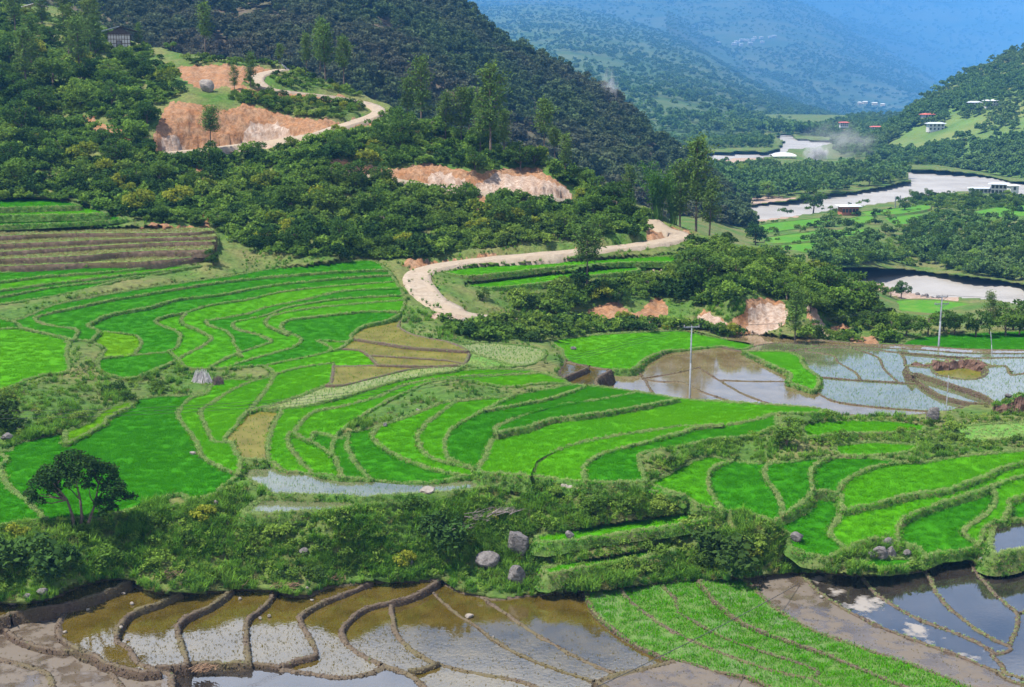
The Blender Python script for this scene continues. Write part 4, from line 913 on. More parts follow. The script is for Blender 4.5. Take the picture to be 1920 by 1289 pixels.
HILLS = {
 'forested_ridge': ("-400,-220,700 0,-160,690 400,-120,670 700,-70,660 800,-15,655 870,22,650 950,88,640 1050,140,620 1130,188,600 1180,228,585 1250,285,560 1330,345,530 1400,395,505",
   "-400,300,330 0,260,330 400,330,330 800,400,340 1100,450,360 1330,440,400 1420,432,420", 9, m_hill('ridge_ground', (.05, .065, .028), (.08, .10, .045), (.10, .075, .055), .05, .012, (.17, .12, .085)), 'dark forested ridge rising behind the orange hillside'),
 'river_mountain': ("400,-120,3000 700,-60,2950 850,-12,2900 900,14,2900 1000,8,2950 1070,12,2950 1150,30,2850 1250,62,2600 1330,102,2350 1400,150,2100 1480,192,1850 1560,226,1620 1650,258,1400",
   "400,300,1150 1000,287,1130 1200,280,1130 1400,268,1160 1500,260,1190 1650,265,1230", 34, m_hill('mountain_ground_a', (.04, .075, .026), (.06, .10, .034), (.085, .11, .042), .02, .006, (.18, .15, .10)), 'hazy blue forested mountain above the far river bend'),
 'shaded_spur': ("1250,20,3900 1330,72,3800 1420,108,3700 1500,140,3500 1560,175,3300 1620,213,3000 1690,240,2800", "1250,240,2100 1330,240,2200 1500,242,2400 1690,245,2600", 20, m_hill('mountain_ground_b', (.04, .07, .035), (.06, .1, .045), (.07, .09, .045), .02, .006, (.1, .1, .06)), 'darker blue spur descending behind the first mountain'),
 'village_mountain': ("700,-70,6000 1200,-50,6000 1400,-35,5800 1540,20,5400 1600,60,5200 1690,112,4800 1760,156,4400 1830,200,3900", "700,225,3300 1400,222,3100 1830,225,3000", 45, m_hill('mountain_ground_c', (.035, .065, .03), (.06, .095, .04), (.085, .105, .05), .012, .004, (.16, .14, .10)), 'broad blue mountain slope carrying a white village'),
 'far_shaded_slope': ("1350,-40,5600 1530,24,5900 1650,50,6300 1800,85,6800 1900,96,7000 2300,170,7300", "1350,200,4800 1700,205,5600 2300,210,6800", 30, m_hill('mountain_ground_d', (.04, .07, .035), (.06, .1, .045), (.07, .09, .045), .01, .003, (.1, .1, .06)), 'deep blue shaded slope dropping to the valley'),
 'far_mountain': ("300,-45,8200 1000,-45,8200 1700,-40,8000 2500,-45,7800", "300,150,6800 1200,150,6800 2500,160,6800", 90, m_hill('mountain_ground_e', (.035, .065, .03), (.065, .10, .045), (.09, .11, .055), .006, .002, (.13, .13, .08)), 'farthest pale blue mountain filling the top of the view'),
 'village_hill': ("1630,268,960 1690,226,1000 1720,196,1050 1780,156,1100 1850,120,1130 1920,92,1150 2200,-30,1180 2600,-110,1180", "1630,300,885 1700,316,800 1760,320,780 1900,338,706 2200,385,566 2600,420,491", 8, m_hill('hill_ground', (.06, .11, .03), (.11, .18, .045), (.14, .16, .05), .05, .014, (.26, .2, .12)), 'green wooded hill with scattered houses beside the river')}
hillgrid = {}
for k, (cr_, ba_, amp, mm, lab_) in HILLS.items():
    c = np.array([[float(v) for v in q.split(',')] for q in cr_.split()]); b = np.array([[float(v) for v in q.split(',')] for q in ba_.split()])
    if k not in ('forested_ridge', 'village_hill'): fm = 2.2 if k == 'river_mountain' else 1.65; c[:, 2] *= fm; b[:, 2] *= 1.0 if k == 'river_mountain' else 1.35
    u = np.linspace(0, 1, 150); px = c[0, 0]+(c[-1, 0]-c[0, 0])*u
    Cp = at_y(px, np.interp(px, c[:, 0], c[:, 1]), np.interp(px, c[:, 0], c[:, 2])); pb = np.clip(px, b[0, 0], b[-1, 0])
    Bp = at_y(px, np.interp(pb, b[:, 0], b[:, 1]), np.interp(pb, b[:, 0], b[:, 2]))
    t = np.linspace(0, 1, 70)[:, None, None]
    H = Bp[None]+(Cp-Bp)[None]*t; tz = t[..., 0]
    L = np.linalg.norm(Cp-Bp, axis=1).mean()
    n1 = np.abs(fbm(H[..., 0]/(L*.35)+tz*.6, H[..., 1]/(L*.9), 50+len(k)))*2-.4; n2 = fbm(H[..., 0]/(L*.12), H[..., 1]/(L*.2), 61)
    H[..., 2] += (n1*amp*1.5+n2*amp*.6)*np.sin(np.pi*np.clip(tz, 0, 1))**.7*np.where(tz > .5, 1, 1)
    H[-1, :, 2] += amp*.25*fbm(H[-1, :, 0]/(L*.08), H[-1, :, 1]*0, 71)
    bk = []
    for f, dz in ((1.03, .03), (1.1, .12), (1.3, .42), (1.6, .8)):
        q = H[-1].copy(); q[:, :2] *= f; q[:, 2] -= dz*L*.5; bk.append(q)
    FG_ = np.concatenate([H, np.array(bk)], 0); nr, nc = FG_.shape[:2]; ii = np.arange(nr*nc).reshape(nr, nc)
    F = np.stack([ii[:-1, :-1], ii[:-1, 1:], ii[1:, 1:], ii[1:, :-1]], -1).reshape(-1, 4)
    tag(link(k, mesh_from(k, FG_.reshape(-1, 3), F, (mm,), True)), lab_, None, None, 'structure'); hillgrid[k] = H
def hill_at(k, px, py):
    """point of a hill's face nearest to a place in the photograph"""
    H = hillgrid[k]; x, y, d = project(H); i = np.hypot(x-px, y-py).argmin(); return H.reshape(-1, 3)[i]
# haze: one even body of air round everything
m_, t_, o_ = mat('valley_air'); pv = node(t_, 'ShaderNodeVolumePrincipled'); pv.inputs['Color'].default_value = (.10, .355, .80, 1); pv.inputs['Density'].default_value = 1.6e-4; pv.inputs['Anisotropy'].default_value = 0.0
t_.links.new(pv.outputs[0], o_.inputs['Volume']); M['haze'] = m_
hb = [(x, y, z) for x in (-20000, 20000) for y in (-60, 31000) for z in (-900, 1420)]
ho = link('haze', mesh_from('haze', hb, [(0, 1, 3, 2), (4, 6, 7, 5), (0, 4, 5, 1), (2, 3, 7, 6), (0, 2, 6, 4), (1, 5, 7, 3)], (M['haze'],))); tag(ho, 'thin blue haze filling the valley air', None, None, 'stuff')
# ------------------------------------------------------------------ plants
def leaf_quads(C, size, seed, up=.35, aspect=.6):
    """one leaf (two triangles folded as a quad) at every centre"""
    r = np.random.default_rng(seed); n = len(C); s = size*r.uniform(.6, 1.35, n)
    nrm = r.normal(size=(n, 3)); nrm[:, 2] = np.abs(nrm[:, 2])+up; nrm /= np.linalg.norm(nrm, axis=1)[:, None]
    t = np.cross(nrm, r.normal(size=(n, 3))); t /= np.linalg.norm(t, axis=1)[:, None]; b = np.cross(nrm, t)
    V = np.stack([C-t*s[:, None], C-b*(s*aspect)[:, None], C+t*s[:, None], C+b*(s*aspect)[:, None]], 1).reshape(-1, 3)
    return V, np.arange(n*4).reshape(n, 4)
def crown_mesh(name, lobes, n, size, mat_, seed, up=.35):
    """leaves in several uneven clumps; each clump an ellipsoid shell with gaps between"""
    r = np.random.default_rng(seed); L = np.array(lobes, float); wv = L[:, 3]*L[:, 4]; wv /= wv.sum()
    k = r.choice(len(L), n, p=wv); d = r.normal(size=(n, 3)); d /= np.linalg.norm(d, axis=1)[:, None]
    rad = r.uniform(.45, 1.0, n)**.6; d[:, 2] = np.where(d[:, 2] < -.45, -d[:, 2]*.4, d[:, 2])
    P = L[k, :3]+d*rad[:, None]*np.stack([L[k, 3], L[k, 3], L[k, 4]], 1)
    V, F = leaf_quads(P, size, seed+1, up); return mesh_from(name, V, F, (mat_,))
def rand_lobes(n, R_, H_, rl, seed, z0=0., flat=.8):
    r = random.Random(seed); out = []
    for i in range(n):
        a = r.uniform(0, 6.283); q = R_*math.sqrt(r.random()); z = z0+H_*r.random()*(1-.55*(q/R_)**2)
        s = rl*r.uniform(.6, 1.25); out.append((q*math.cos(a), q*math.sin(a), z, s, s*flat))
    return out
def tube(V, F, p0, p1, r0, r1, k=6):
    p0 = Vector(p0); p1 = Vector(p1); d = (p1-p0).normalized(); u = d.orthogonal().normalized(); v = d.cross(u); b = len(V)
    for p, rr in ((p0, r0), (p1, r1)):
        for i in range(k):
            a = 6.283*i/k; q = p+u*math.cos(a)*rr+v*math.sin(a)*rr; V.append(tuple(q))
    for i in range(k): F.append((b+i, b+(i+1) % k, b+k+(i+1) % k, b+k+i))
    F.append(tuple(b+k+i for i in range(k)))
def limb(V, F, pts_, r0, r1, k=6):
    n = len(pts_)-1
    for i in range(n): tube(V, F, pts_[i], pts_[i+1], r0+(r1-r0)*i/n, r0+(r1-r0)*(i+1)/n, k)
def trunk_mesh(name, lobes, h, r0, mat_, seed, stems=1, spread=.0):
    r = random.Random(seed); V = []; F = []
    for s in range(stems):
        bx, by = (r.uniform(-spread, spread), r.uniform(-spread, spread)) if stems > 1 else (0, 0); p = [(bx, by, -.4)]
        for i in range(1, 4): p.append((bx*(1+i*.4)+r.uniform(-.07, .07)*h*.6, by*(1+i*.4)+r.uniform(-.07, .07)*h*.6, h*i/3))
        limb(V, F, p, r0, r0*.45, 7)
        for l in lobes[s::stems]:
            st = p[r.choice((1, 2, 3))]
            if l[2] > st[2]*.7:
                md = [(st[j]+l[j])/2+r.uniform(-.1, .1)*h*.4 for j in range(3)]; limb(V, F, [st, md, l[:3]], r0*.35, r0*.1, 5)
    return mesh_from(name, V, F, (mat_,), True)
def pine_meshes(seed, h=12., dens=1., open_=.35, mat_=None):
    """chir pine: straight trunk, whorls of upswept branches ending in needle tufts"""
    r = random.Random(seed); V = []; F = []; C = []
    lean = (r.uniform(-.03, .03)*h, r.uniform(-.03, .03)*h)
    limb(V, F, [(0, 0, -.5), (lean[0]*.3, lean[1]*.3, h*.35), (lean[0]*.7, lean[1]*.7, h*.7), (lean[0], lean[1], h*.97)], h*.016, h*.004, 7)
    nw = int(11*dens)
    for i in range(nw):
        u = open_+(1-open_)*(i+.5)/nw; z = h*u; Lb = h*.215*math.sin(math.pi*(.2+.72*((u-open_)/(1-open_))))**.8*r.uniform(.75, 1.2)
        for j in range(r.randint(4, 6)):
            a = r.uniform(0, 6.283); l = Lb*r.uniform(.55, 1.1); p0 = (lean[0]*u, lean[1]*u, z)
            p1 = (p0[0]+math.cos(a)*l*.6, p0[1]+math.sin(a)*l*.6, z+l*.02); p2 = (p0[0]+math.cos(a)*l, p0[1]+math.sin(a)*l, z+l*.32)
            limb(V, F, [p0, p1, p2], h*.004, h*.0015, 4)
            for q in range(int(40*dens)):
                s = r.uniform(.3, 1.1); w_ = [(p0[k]+(p2[k]-p0[k])*s)+r.gauss(0, .05*h*(.45+.3*s)) for k in range(3)]; w_[2] += r.uniform(0, .03)*h; C.append(w_)
    Vn, Fn = leaf_quads(np.array(C), h*.026, seed, .5, .33)
    return mesh_from('trunk', V, F, (M['bark'],), True), mesh_from('crown', Vn, Fn, (mat_ or M['pine'],))
SHRUB = []
for i in range(9):
    lb = rand_lobes(7, .95, .9, .5, 100+i, .35, .85); SHRUB.append(crown_mesh('shrub', lb, 620, .115, M[('shrub_dark', 'shrub_mid', 'shrub_light')[i % 3]], 200+i))
SHRUB[0].materials[0] = M['tree_dark']; SHRUB[6].materials[0] = M['tree_dark']; SHRUB[8].materials[0] = M['shrub_yellow']
SMALL = [crown_mesh('small_shrub', rand_lobes(4, .7, .5, .45, 130+i, .25, .85), 170, .17, M[('shrub_dark', 'shrub_mid', 'shrub_light', 'shrub_mid')[i % 4]], 230+i) for i in range(4)]
SMALL[0].materials[0] = M['tree_dark']
proto('undergrowth', SMALL)
proto('weeds', [crown_mesh('weed', rand_lobes(4, .32, .3, .22, 140+i, .12, .8), 110, .062, M[('shrub_mid', 'shrub_light', 'shrub_light', 'shrub_dark')[i]], 240+i, .8) for i in range(4)])
BROAD = []
for i in range(5):
    lb = rand_lobes(13, 2.1, 3.6, 1.1, 150+i, 1.7, .85); mt = M[('shrub_dark', 'shrub_mid', 'shrub_dark', 'shrub_light', 'shrub_mid')[i]]
    BROAD.append((trunk_mesh('trunk', lb, 3.4, .17, M['bark'], 160+i), crown_mesh('crown', lb, 1700, .2, mt, 170+i)))
PINE = [pine_meshes(300+i, 12, 1., (.42, .3, .5, .22)[i]) for i in range(4)]
FARB = []
for i in range(4):
    lb = rand_lobes(6, 2.2, 2.6, 1.25, 180+i, 2.2, .9); FARB.append(crown_mesh('far_tree', lb, 230, .5, M['far_leaf'], 190+i))
def far_pine(seed, m):
    r = np.random.default_rng(seed); n = 110; u = r.uniform(.12, 1, n)**.8; a = r.uniform(0, 6.283, n); q = 2.0*(1.04-u)**.75*np.sqrt(r.uniform(.2, 1, n))
    V, F = leaf_quads(np.stack([q*np.cos(a), q*np.sin(a), 8*u], 1), .55, seed, .6, .55); return mesh_from('far_pine', V, F, (m,))
proto('far_trees', FARB+[far_pine(40+i, M['far_leaf']) for i in range(0)])
proto('ridge_trees', [crown_mesh('ridge_tree', rand_lobes(6, 2., 2.4, 1.1, 182+i, 2.6, .9), 340, .36, M['ridge_leaf'], 195+i) for i in range(3)]+[crown_mesh('ridge_tree', rand_lobes(5, 1.3, 4.2, .95, 192+i, 2.2, 1.), 320, .36, M['ridge_leaf'], 199+i) for i in range(2)])
def thing_tree(name, meshes, loc, s, rz, label, cat, group, sz=None):
    o = empty(name, loc, rz, s if sz is None else (s, s, s*sz)); tag(o, label, cat, group); link('trunk', meshes[0], o); link('crown', meshes[1], o); return o
def thing_shrub(me_, loc, s, rz, label, group, sz=1., name='shrub'):
    o = link(name, me_, None, loc); o.scale = (s, s, s*sz); o.rotation_euler = (0, 0, rz); tag(o, label, 'shrub', group); return o
def spread(poly, n, mind, seed, avoid=True, tries=40):
    """blue-noise places inside a traced outline"""
    r = random.Random(seed); xs = [p[0] for p in poly]; ys = [p[1] for p in poly]; out = []
    X = np.array([[r.uniform(min(xs), max(xs)), r.uniform(min(ys), max(ys))] for _ in range(n*tries)]); ok = inpoly(poly, X[:, 0], X[:, 1])
    if avoid:
        ok &= (label_at(X[:, 0], X[:, 1]) < 0)
        for p in SOIL: ok &= ~inpoly(p, X[:, 0], X[:, 1])
        for k in road_c:
            rx, ry, _ = project(road_c[k]); d = np.hypot(X[:, None, 0]-rx[None], (X[:, None, 1]-ry[None])*1.6).min(1); ok &= d > 13
    for p in X[ok]:
        if all((p[0]-q[0])**2+(p[1]-q[1])**2 > mind*mind for q in out[-400:]):
            out.append(p)
            if len(out) >= n: break
    return np.array(out) if out else np.zeros((0, 2))
def ground_at(px, py):
    """standing points on the built near ground"""
    P = near_p(px, py); return P
HZ = pts("-90,372 -90,-20 60,25 180,55 300,105 335,150 330,185 285,200 270,270 320,300 430,295 520,282 600,258 700,236 722,205 800,232 1000,292 1100,342 1210,398 1222,440 1000,458 860,472 770,488 700,486 560,482 470,472 430,445 400,425 250,412 160,388")
ZUP = pts("330,100 420,112 520,122 600,150 700,190 640,200 560,185 460,160 400,150")
CZ = pts("960,580 1040,540 1110,545 1200,520 1265,505 1290,450 1370,458 1460,492 1560,524 1640,575 1700,610 1650,632 1560,604 1500,560 1400,555 1330,580 1260,556 1180,560 1110,562 1050,590")
CF = pts("830,604 900,598 980,600 1080,606 1240,606 1330,616 1420,632 1560,632 1690,640 1560,648 1400,636 1280,616 1100,624 1030,640 900,640 850,625")
SPOTS = [p for p in spread(HZ, 140, 25, 5)]
SPOTS.sort(key=lambda p: p[1])
def hill_label(i, y, x):
    shade = ('dark green', 'leafy mid green', 'light green')[i % 3]
    if y < 290 and x < 330: return '%s shrub on the wooded slope below the small white house' % shade, '%s shrubs below the white house' % shade
    if x > 600 and y < 345: return '%s shrub above the long orange and white cut' % shade, '%s shrubs above the long cut' % shade
    if x < 400: return '%s shrub on the slope above the green and brown terraces' % shade, '%s shrubs above the brown terraces' % shade
    return '%s shrub on the slope between the long cut and the dirt road' % shade, '%s shrubs above the dirt road' % shade
for n_, (x, y) in enumerate(SPOTS):
    i = rnd.choice((0, 1, 3, 4, 6, 7, 2, 5, 8)); P = ground_at(x, y); s = rnd.uniform(1.3, 2.7)*(.85 if y > 400 else 1); P[2] -= .15*s
    lb, gp = hill_label(i, y, x); thing_shrub(SHRUB[i], P, s, rnd.uniform(0, 6.28), lb, gp, rnd.uniform(.8, 1.15))
for (poly, n, md, sd_, lb, gp, s0, s1) in ((ZUP, 8, 20, 6, 'low shrub on the grassy knoll inside the road switchback', 'shrubs on the switchback knoll', .6, 1.1), (CZ, 45, 20, 7, 'shrub on the scrubby shelf above the pale cliff', 'shrubs above the pale cliff', .9, 2.0), (CF, 25, 20, 8, 'shrub at the foot of the pale cliff beside the flooded plots', 'shrubs at the cliff foot', .7, 1.4)):
    for (x, y) in spread(poly, n, md, sd_):
        i = rnd.randrange(9); P = ground_at(x, y); s = rnd.uniform(s0, s1); P[2] -= .15*s
        thing_shrub(SHRUB[i], P, s, rnd.uniform(0, 6.28), lb.replace('shrub on', ('dark', 'mid green', 'light green')[i % 3]+' shrub on').replace('shrub at', ('dark', 'mid green', 'light green')[i % 3]+' shrub at').replace('low dark', 'low dark'), ('dark ', 'mid green ', 'light green ')[i % 3]+gp, rnd.uniform(.8, 1.1))
for n_, (x, y) in enumerate(spread(HZ, 52, 42, 91)):
    i = rnd.choice((0, 2, 0, 1, 4)); P = ground_at(x, y); P[2] -= .6; lb = 'dark rounded tree' if i in (0, 2) else 'mid green rounded tree'
    wh = 'on the wooded slope below the white house' if x < 330 and y < 290 else 'above the green and brown terraces' if x < 400 else 'above the long orange and white cut' if y < 330 else 'on the bushy slope above the dirt road'
    thing_tree('broadleaf_tree', BROAD[i], P, rnd.uniform(.6, 1.05), rnd.uniform(0, 6.28), lb+' standing '+wh, 'tree', lb+'s '+wh, rnd.uniform(.85, 1.15))
# undergrowth: what nobody could count
U = np.concatenate([spread(HZ, 3800, 3.4, 15), spread(CZ, 380, 5, 16), spread(CF, 160, 6, 17), spread(ZUP, 60, 7, 18)])
P = ground_at(U[:, 0], U[:, 1]); scatter_points('undergrowth', P, rng.uniform(.65, 1.6, len(P)), 'undergrowth', 'mixed leafy undergrowth covering the hillside')
ZK = pts("430,165 480,160 560,178 660,190 692,200 640,224 560,220 500,204 440,195")
U = np.concatenate([spread(ZK, 110, 5, 19), spread(HZ, 130, 24, 20), spread(CZ, 40, 20, 21)]); proto('shrubbery', SHRUB); P = ground_at(U[:, 0], U[:, 1]); P[:, 2] -= .2
scatter_points('shrubbery', P, np.where(inpoly(ZK, U[:, 0], U[:, 1]), rng.uniform(.5, 1.25, len(P)), rng.uniform(1.2, 2.5, len(P))), 'shrubbery', 'dense shrubbery filling the gaps on the hillside')
# rough grass on every unplanted bank
X = np.stack([rng.uniform(-250, 2170, 120000), rng.uniform(300, 1130, 120000)], 1)
def grass_ok(X):
    ok = (label_at(X[:, 0], X[:, 1]) < 0) & (X[:, 1] > np.interp(X[:, 0], CREST[:, 0], CREST[:, 1])+4)
    for p in SOIL: ok &= ~inpoly(p, X[:, 0], X[:, 1])
    for k in road_c:
        rx, ry, _ = project(road_c[k]); rx, ry = rx[::2], ry[::2]; ok &= (np.hypot(X[:, None, 0]-rx[None], (X[:, None, 1]-ry[None])*1.8).min(1) > 11)
    return ok
X = X[grass_ok(X)]; keep = rng.random(len(X)) < np.clip(.34+.7*((X[:, 1]-430)/350), .34, 1)*np.clip(.5+3.2*fbm(X[:, 0]/34, X[:, 1]/22, 77), .06, 1); X = X[keep]
P = ground_at(X[:, 0], X[:, 1]); k = fbm(P[:, 0]/4, P[:, 1]/4, 78)
scatter_points('rough_grass', P, np.clip(.6+1.3*k+rng.uniform(-.2, .35, len(P)), .28, 1.5)*np.where((X[:, 1] > 880) | ((X[:, 0] < 340) & (X[:, 1] > 640)), .85, .7), 'tall_grass', 'rough tall grass covering the unplanted banks', tilt=.2)
BANKP = [pts("-90,1000 0,992 170,980 330,940 450,910 470,965 640,962 840,932 980,912 1280,938 1440,990 1480,1035 1540,1052 1500,1068 1280,1082 990,1105 900,1108 830,1082 640,1088 440,1098 280,1095 220,1075 0,1115 -90,1120"),
         pts("-90,735 20,735 130,700 140,650 180,690 240,716 330,690 350,700 300,735 200,762 120,808 0,845 -90,850"), pts("1210,900 1230,870 1330,840 1460,805 1500,830 1560,845 1750,850 1920,835 1920,770 1740,790 1560,785 1470,800 1350,850 1300,860"), pts("1480,1000 1600,1045 1760,1048 1840,1035 1760,1062 1600,1072 1500,1070")]
W_ = np.concatenate([spread(BANKP[0], 1100, 5, 25), spread(BANKP[1], 120, 8, 26), spread(BANKP[2], 190, 7, 27), spread(BANKP[3], 45, 8, 28)])
P = ground_at(W_[:, 0], W_[:, 1]); scatter_points('weeds', P, rng.uniform(.5, 1.4, len(P)), 'weeds', 'leafy weeds growing over the grassy banks')
print('veg near', time.time()-T0)
# individual shrubs on the banks
for (pi, n, md, sd_, lb, gp) in ((0, 36, 34, 45, 'small shrub among the grass and weeds of the bushy bank', 'small shrubs of the bushy bank'), (1, 8, 34, 46, 'small shrub in the tall grass left of the brush pile', 'small shrubs in the tall grass'), (2, 10, 30, 47, 'small shrub on the grassy steps below the flooded plots', 'small shrubs of the grassy steps')):
    for (x, y) in spread(BANKP[pi], n, md, sd_):
        i = rnd.randrange(9); P = ground_at(x, y); s = rnd.uniform(.4, .95); P[2] -= .08
        thing_shrub(SHRUB[i], P, s, rnd.uniform(0, 6.28), ('dark ', 'mid green ', 'light green ')[i % 3]+lb, ('dark ', 'mid green ', 'light green ')[i % 3]+gp, rnd.uniform(.8, 1.1))
for (x, y, s, i, lb) in ((1350, 1060, 2.3, 0, 'big dark round bush at the right end of the bushy bank'), (1330, 1062, 1.1, 3, 'smaller dark bush touching the big round bush on the bank'), (1410, 1030, 1.0, 2, 'pale grassy-green bush beside the big dark round bush'), (845, 1022, 1.9, 0, 'dark bush behind the two purple boulders'), (800, 1000, 1.1, 6, 'dark bush beside the old brushwood on the bank'), (780, 960, .9, 3, 'small dark bush under the flooded strip'),
    (40, 1075, 2.3, 0, 'large dark bush with yellow tips under the lone tree'), (110, 1070, 1.5, 6, 'dark bush between the yellow-tipped bush and the lone tree trunk'), (-40, 1070, 1.7, 3, 'dark bush at the edge of the brown flooded strip'), (30, 1010, .8, 8, 'yellowish small bush below the big green field'), (200, 1060, 1.1, 1, 'mid green bush at the end of the brown flooded strip'),
    (1120, 960, 1.0, 1, 'leafy bush with yellow flowers on the upper bank'), (1190, 955, 1.1, 4, 'broad leafy bush above the upper grass ledge'), (1240, 962, .9, 5, 'bush with yellow leaf tips at the end of the upper ledge'), (1230, 1010, .7, 0, 'dark low plant on the rim of the upper ledge'), (1700, 815, .8, 2, 'bright grass-green bush by the undercut turf block'), (1790, 812, .9, 5, 'bright round bush on the grassy step beside the grey rock'), (640, 1040, .8, 1, 'green bush in the middle of the weedy bank'), (520, 1010, .9, 5, 'pale bush in the tall grass of the bank'), (560, 1085, .8, 4, 'bush on the mud edge above the brown flooded plots'), (300, 1060, .9, 2, 'fresh green bush above the curved mud steps'), (215, 735, 1.0, 0, 'dark bush in the tall grass above the big green field'), (245, 750, .8, 3, 'second dark bush in the tall grass above the big green field'), (10, 800, 1.7, 6, 'dark tree-like bush above the boulder beside the rice'), (-30, 790, 1.6, 0, 'dark bush on the left tall-grass bank'), (290, 735, .8, 1, 'green bush beside the meadow with the brush pile'), (150, 790, .8, 5, 'pale bush at the tip of the yellowish rice triangle')):
    P = ground_at(x, y); P[2] -= .1; thing_shrub(SHRUB[i], P, s*1.0, rnd.uniform(0, 6.28), lb, None, rnd.uniform(.85, 1.05))
# ------------------------------------------------------------------ trees of the near hill
TREES = """470,165 pine .55 3 t|645,165 pine .78 0 tall round-topped pine on the knoll above the switchback|610,150 pine .95 1 t|525,128 pine .42 0 small pine at the start of the prayer flag string|395,290 pine .74 2 slender bent pine standing on the road edge before the orange cut|600,130 pine .85 3 t|575,135 pine .6 1 t|385,95 pine .8 1 t|440,170 pine .4 3 young pine beside the pale boulder on the hill
100,165 broad 1.5 1 b|180,112 pine .7 3 t|268,116 broad .6 1 b|-20,60 pine 1.1 1 t|50,170 pine 1. 1 t|175,70 pine .8 3 t|20,120 broad 1.3 2 b|75,215 broad 1.2 0 b|150,205 broad 1.1 4 b|200,165 broad 1.0 1 b|265,135 broad .8 0 b|110,290 broad .9 1 b|220,310 broad 1.0 0 b|20,320 broad 1.0 2 b|300,345 broad .9 4 b|60,130 pine .9 3 t|130,110 pine .95 3 t|170,100 pine .9 1 t|30,70 pine 1.0 1 t|80,55 pine .8 3 t|0,180 broad 1.3 0 b|150,150 pine 1.0 1 t|230,120 broad 1.0 1 b|-40,110 pine 1.0 3 t|-60,220 broad 1.3 2 b|40,250 broad 1.2 0 b|120,60 pine .9 0 t|260,90 pine .45 3 t|320,95 broad .55 1 b
755,262 broad 1.25 0 large dark tree beside the road bend on the hill|920,300 pine 1.25 1 tall pale green pine on the spur crest|865,268 pine .85 1 p|835,262 pine .72 3 p|790,235 pine .95 3 p|765,228 pine .7 1 p|1020,292 pine .8 0 p|1040,305 pine .55 2 p|975,318 broad 1.15 0 broad dark tree above the white end of the long cut|1060,330 pine .6 1 p|1095,350 broad .9 1 r|1130,390 broad 1.2 0 r|1160,400 broad 1.1 2 r|1110,400 broad .9 4 r|1180,380 pine .55 3 r|900,285 pine .8 3 p|880,262 pine .7 0 p|945,290 pine .7 1 p
1310,545 broad 1.35 0 large dark tree on the slope above the pale cliff|1300,525 broad 1.1 2 dark tree close behind the large slope tree|1305,432 pine 1.2 1 dense green pine at the end of the spur|1330,440 pine .8 3 pine beside the dense pine at the end of the spur|1275,425 pine .9 3 pine above the dirt road end|1100,555 pine .82 2 slender dark tree below the dirt road among the rice strips|905,563 broad .42 0 small round tree below the road bend|1160,570 broad .62 0 leaning dark tree on the scrubby shelf|1215,548 broad .62 1 slim green tree beside the pale soil patch
1590,600 broad 1.35 1 s|1610,590 broad 1.5 0 s|1560,560 broad 1.0 2 s|1500,540 broad .9 3 s|1450,520 broad .95 4 s|1420,540 broad .85 3 s|1380,520 broad .8 1 s|1640,625 broad .9 0 s|1520,590 broad .8 4 s|1490,640 pine .55 3 dark conifer at the foot of the pale cliff|1530,635 broad .55 0 s|1475,565 broad .8 1 s
1700,632 broad .8 0 e|1740,628 broad .75 1 e|1790,628 broad .7 2 e|1830,632 broad .85 0 e|1855,628 pine .45 3 e|1885,632 broad .9 1 e|1910,630 broad .8 4 e|1960,630 broad 1. 0 e|1770,622 broad .8 0 e|1670,628 broad .7 1 e|1900,620 broad 1.1 0 e
400,500 broad .5 0 small dark tree on the bank between the brown terraces and the bowl|1475,840 broad .55 4 small leafy tree on the grassy step below the flooded plots"""
TL = {'t': ('pine tree on the forested slope around the white house and the road switchback', 'pines round the white house'), 'b': ('broadleaf tree on the wooded slope below the white house', 'broadleaf trees below the white house'), 'p': ('pine tree on the spur crest between the road bend and the long cut', 'pines on the spur crest'), 'r': ('tree at the lower end of the long cut, above the dirt road', 'trees at the end of the long cut'), 's': ('leafy tree on the slope and shelf behind the pale cliff', 'trees behind the pale cliff'), 'e': ('tree in the row between the green field and the river', 'riverside row trees')}
for s in TREES.replace('\n', '|').split('|'):
    q = s.split(' ', 4); x, y = map(float, q[0].split(',')); s_ = float(q[2]); k = int(q[3]); P = ground_at(x, y); P[2] -= .15
    lb, gp = TL[q[4]] if q[4] in TL else (q[4], None)
    if q[1] == 'pine': thing_tree('pine_tree', PINE[k], P, s_, rnd.uniform(0, 6.28), lb, 'tree', gp, rnd.uniform(.92, 1.08))
    else: thing_tree('broadleaf_tree', BROAD[k], P, s_*.92, rnd.uniform(0, 6.28), lb, 'tree', gp, rnd.uniform(.85, 1.05))
# lone spreading tree over the bank
lob = [(-1.9, .2, 2.9, .95, .6), (-1.1, -.5, 3.7, 1., .65), (-.2, .3, 4.25, 1.05, .65), (.8, -.2, 4.0, 1.05, .65), (1.6, .3, 3.5, .95, .7), (2.2, -.2, 2.7, .85, .7), (1.7, -.5, 1.9, .6, .5), (-2.2, -.4, 2.0, .55, .4), (.4, -.8, 3.3, .8, .5), (-.7, .8, 3.4, .8, .5), (2.4, .3, 2.1, .5, .5), (-1.5, .6, 2.3, .5, .35)]
V = []; Fq = []
rr_ = random.Random(5)
lob += [(l[0]+rr_.uniform(-.8, .8), l[1]+rr_.uniform(-.6, .6), l[2]+rr_.uniform(-.45, .45), rr_.uniform(.25, .45), rr_.uniform(.2, .35)) for l in lob for _ in range(2)]
stems = [[(-.25, 0, -.3), (-.35, .05, 1.0), (-.6, .1, 1.9), (-1.1, -.1, 2.8)], [(.0, .1, -.3), (.2, .1, .9), (.15, .15, 1.9), (-.1, .2, 3.4)], [(.25, -.1, -.3), (.75, -.1, .9), (1.05, .0, 1.7), (1.3, .1, 2.9)]]
for st in stems: limb(V, Fq, st, .11, .045, 7)
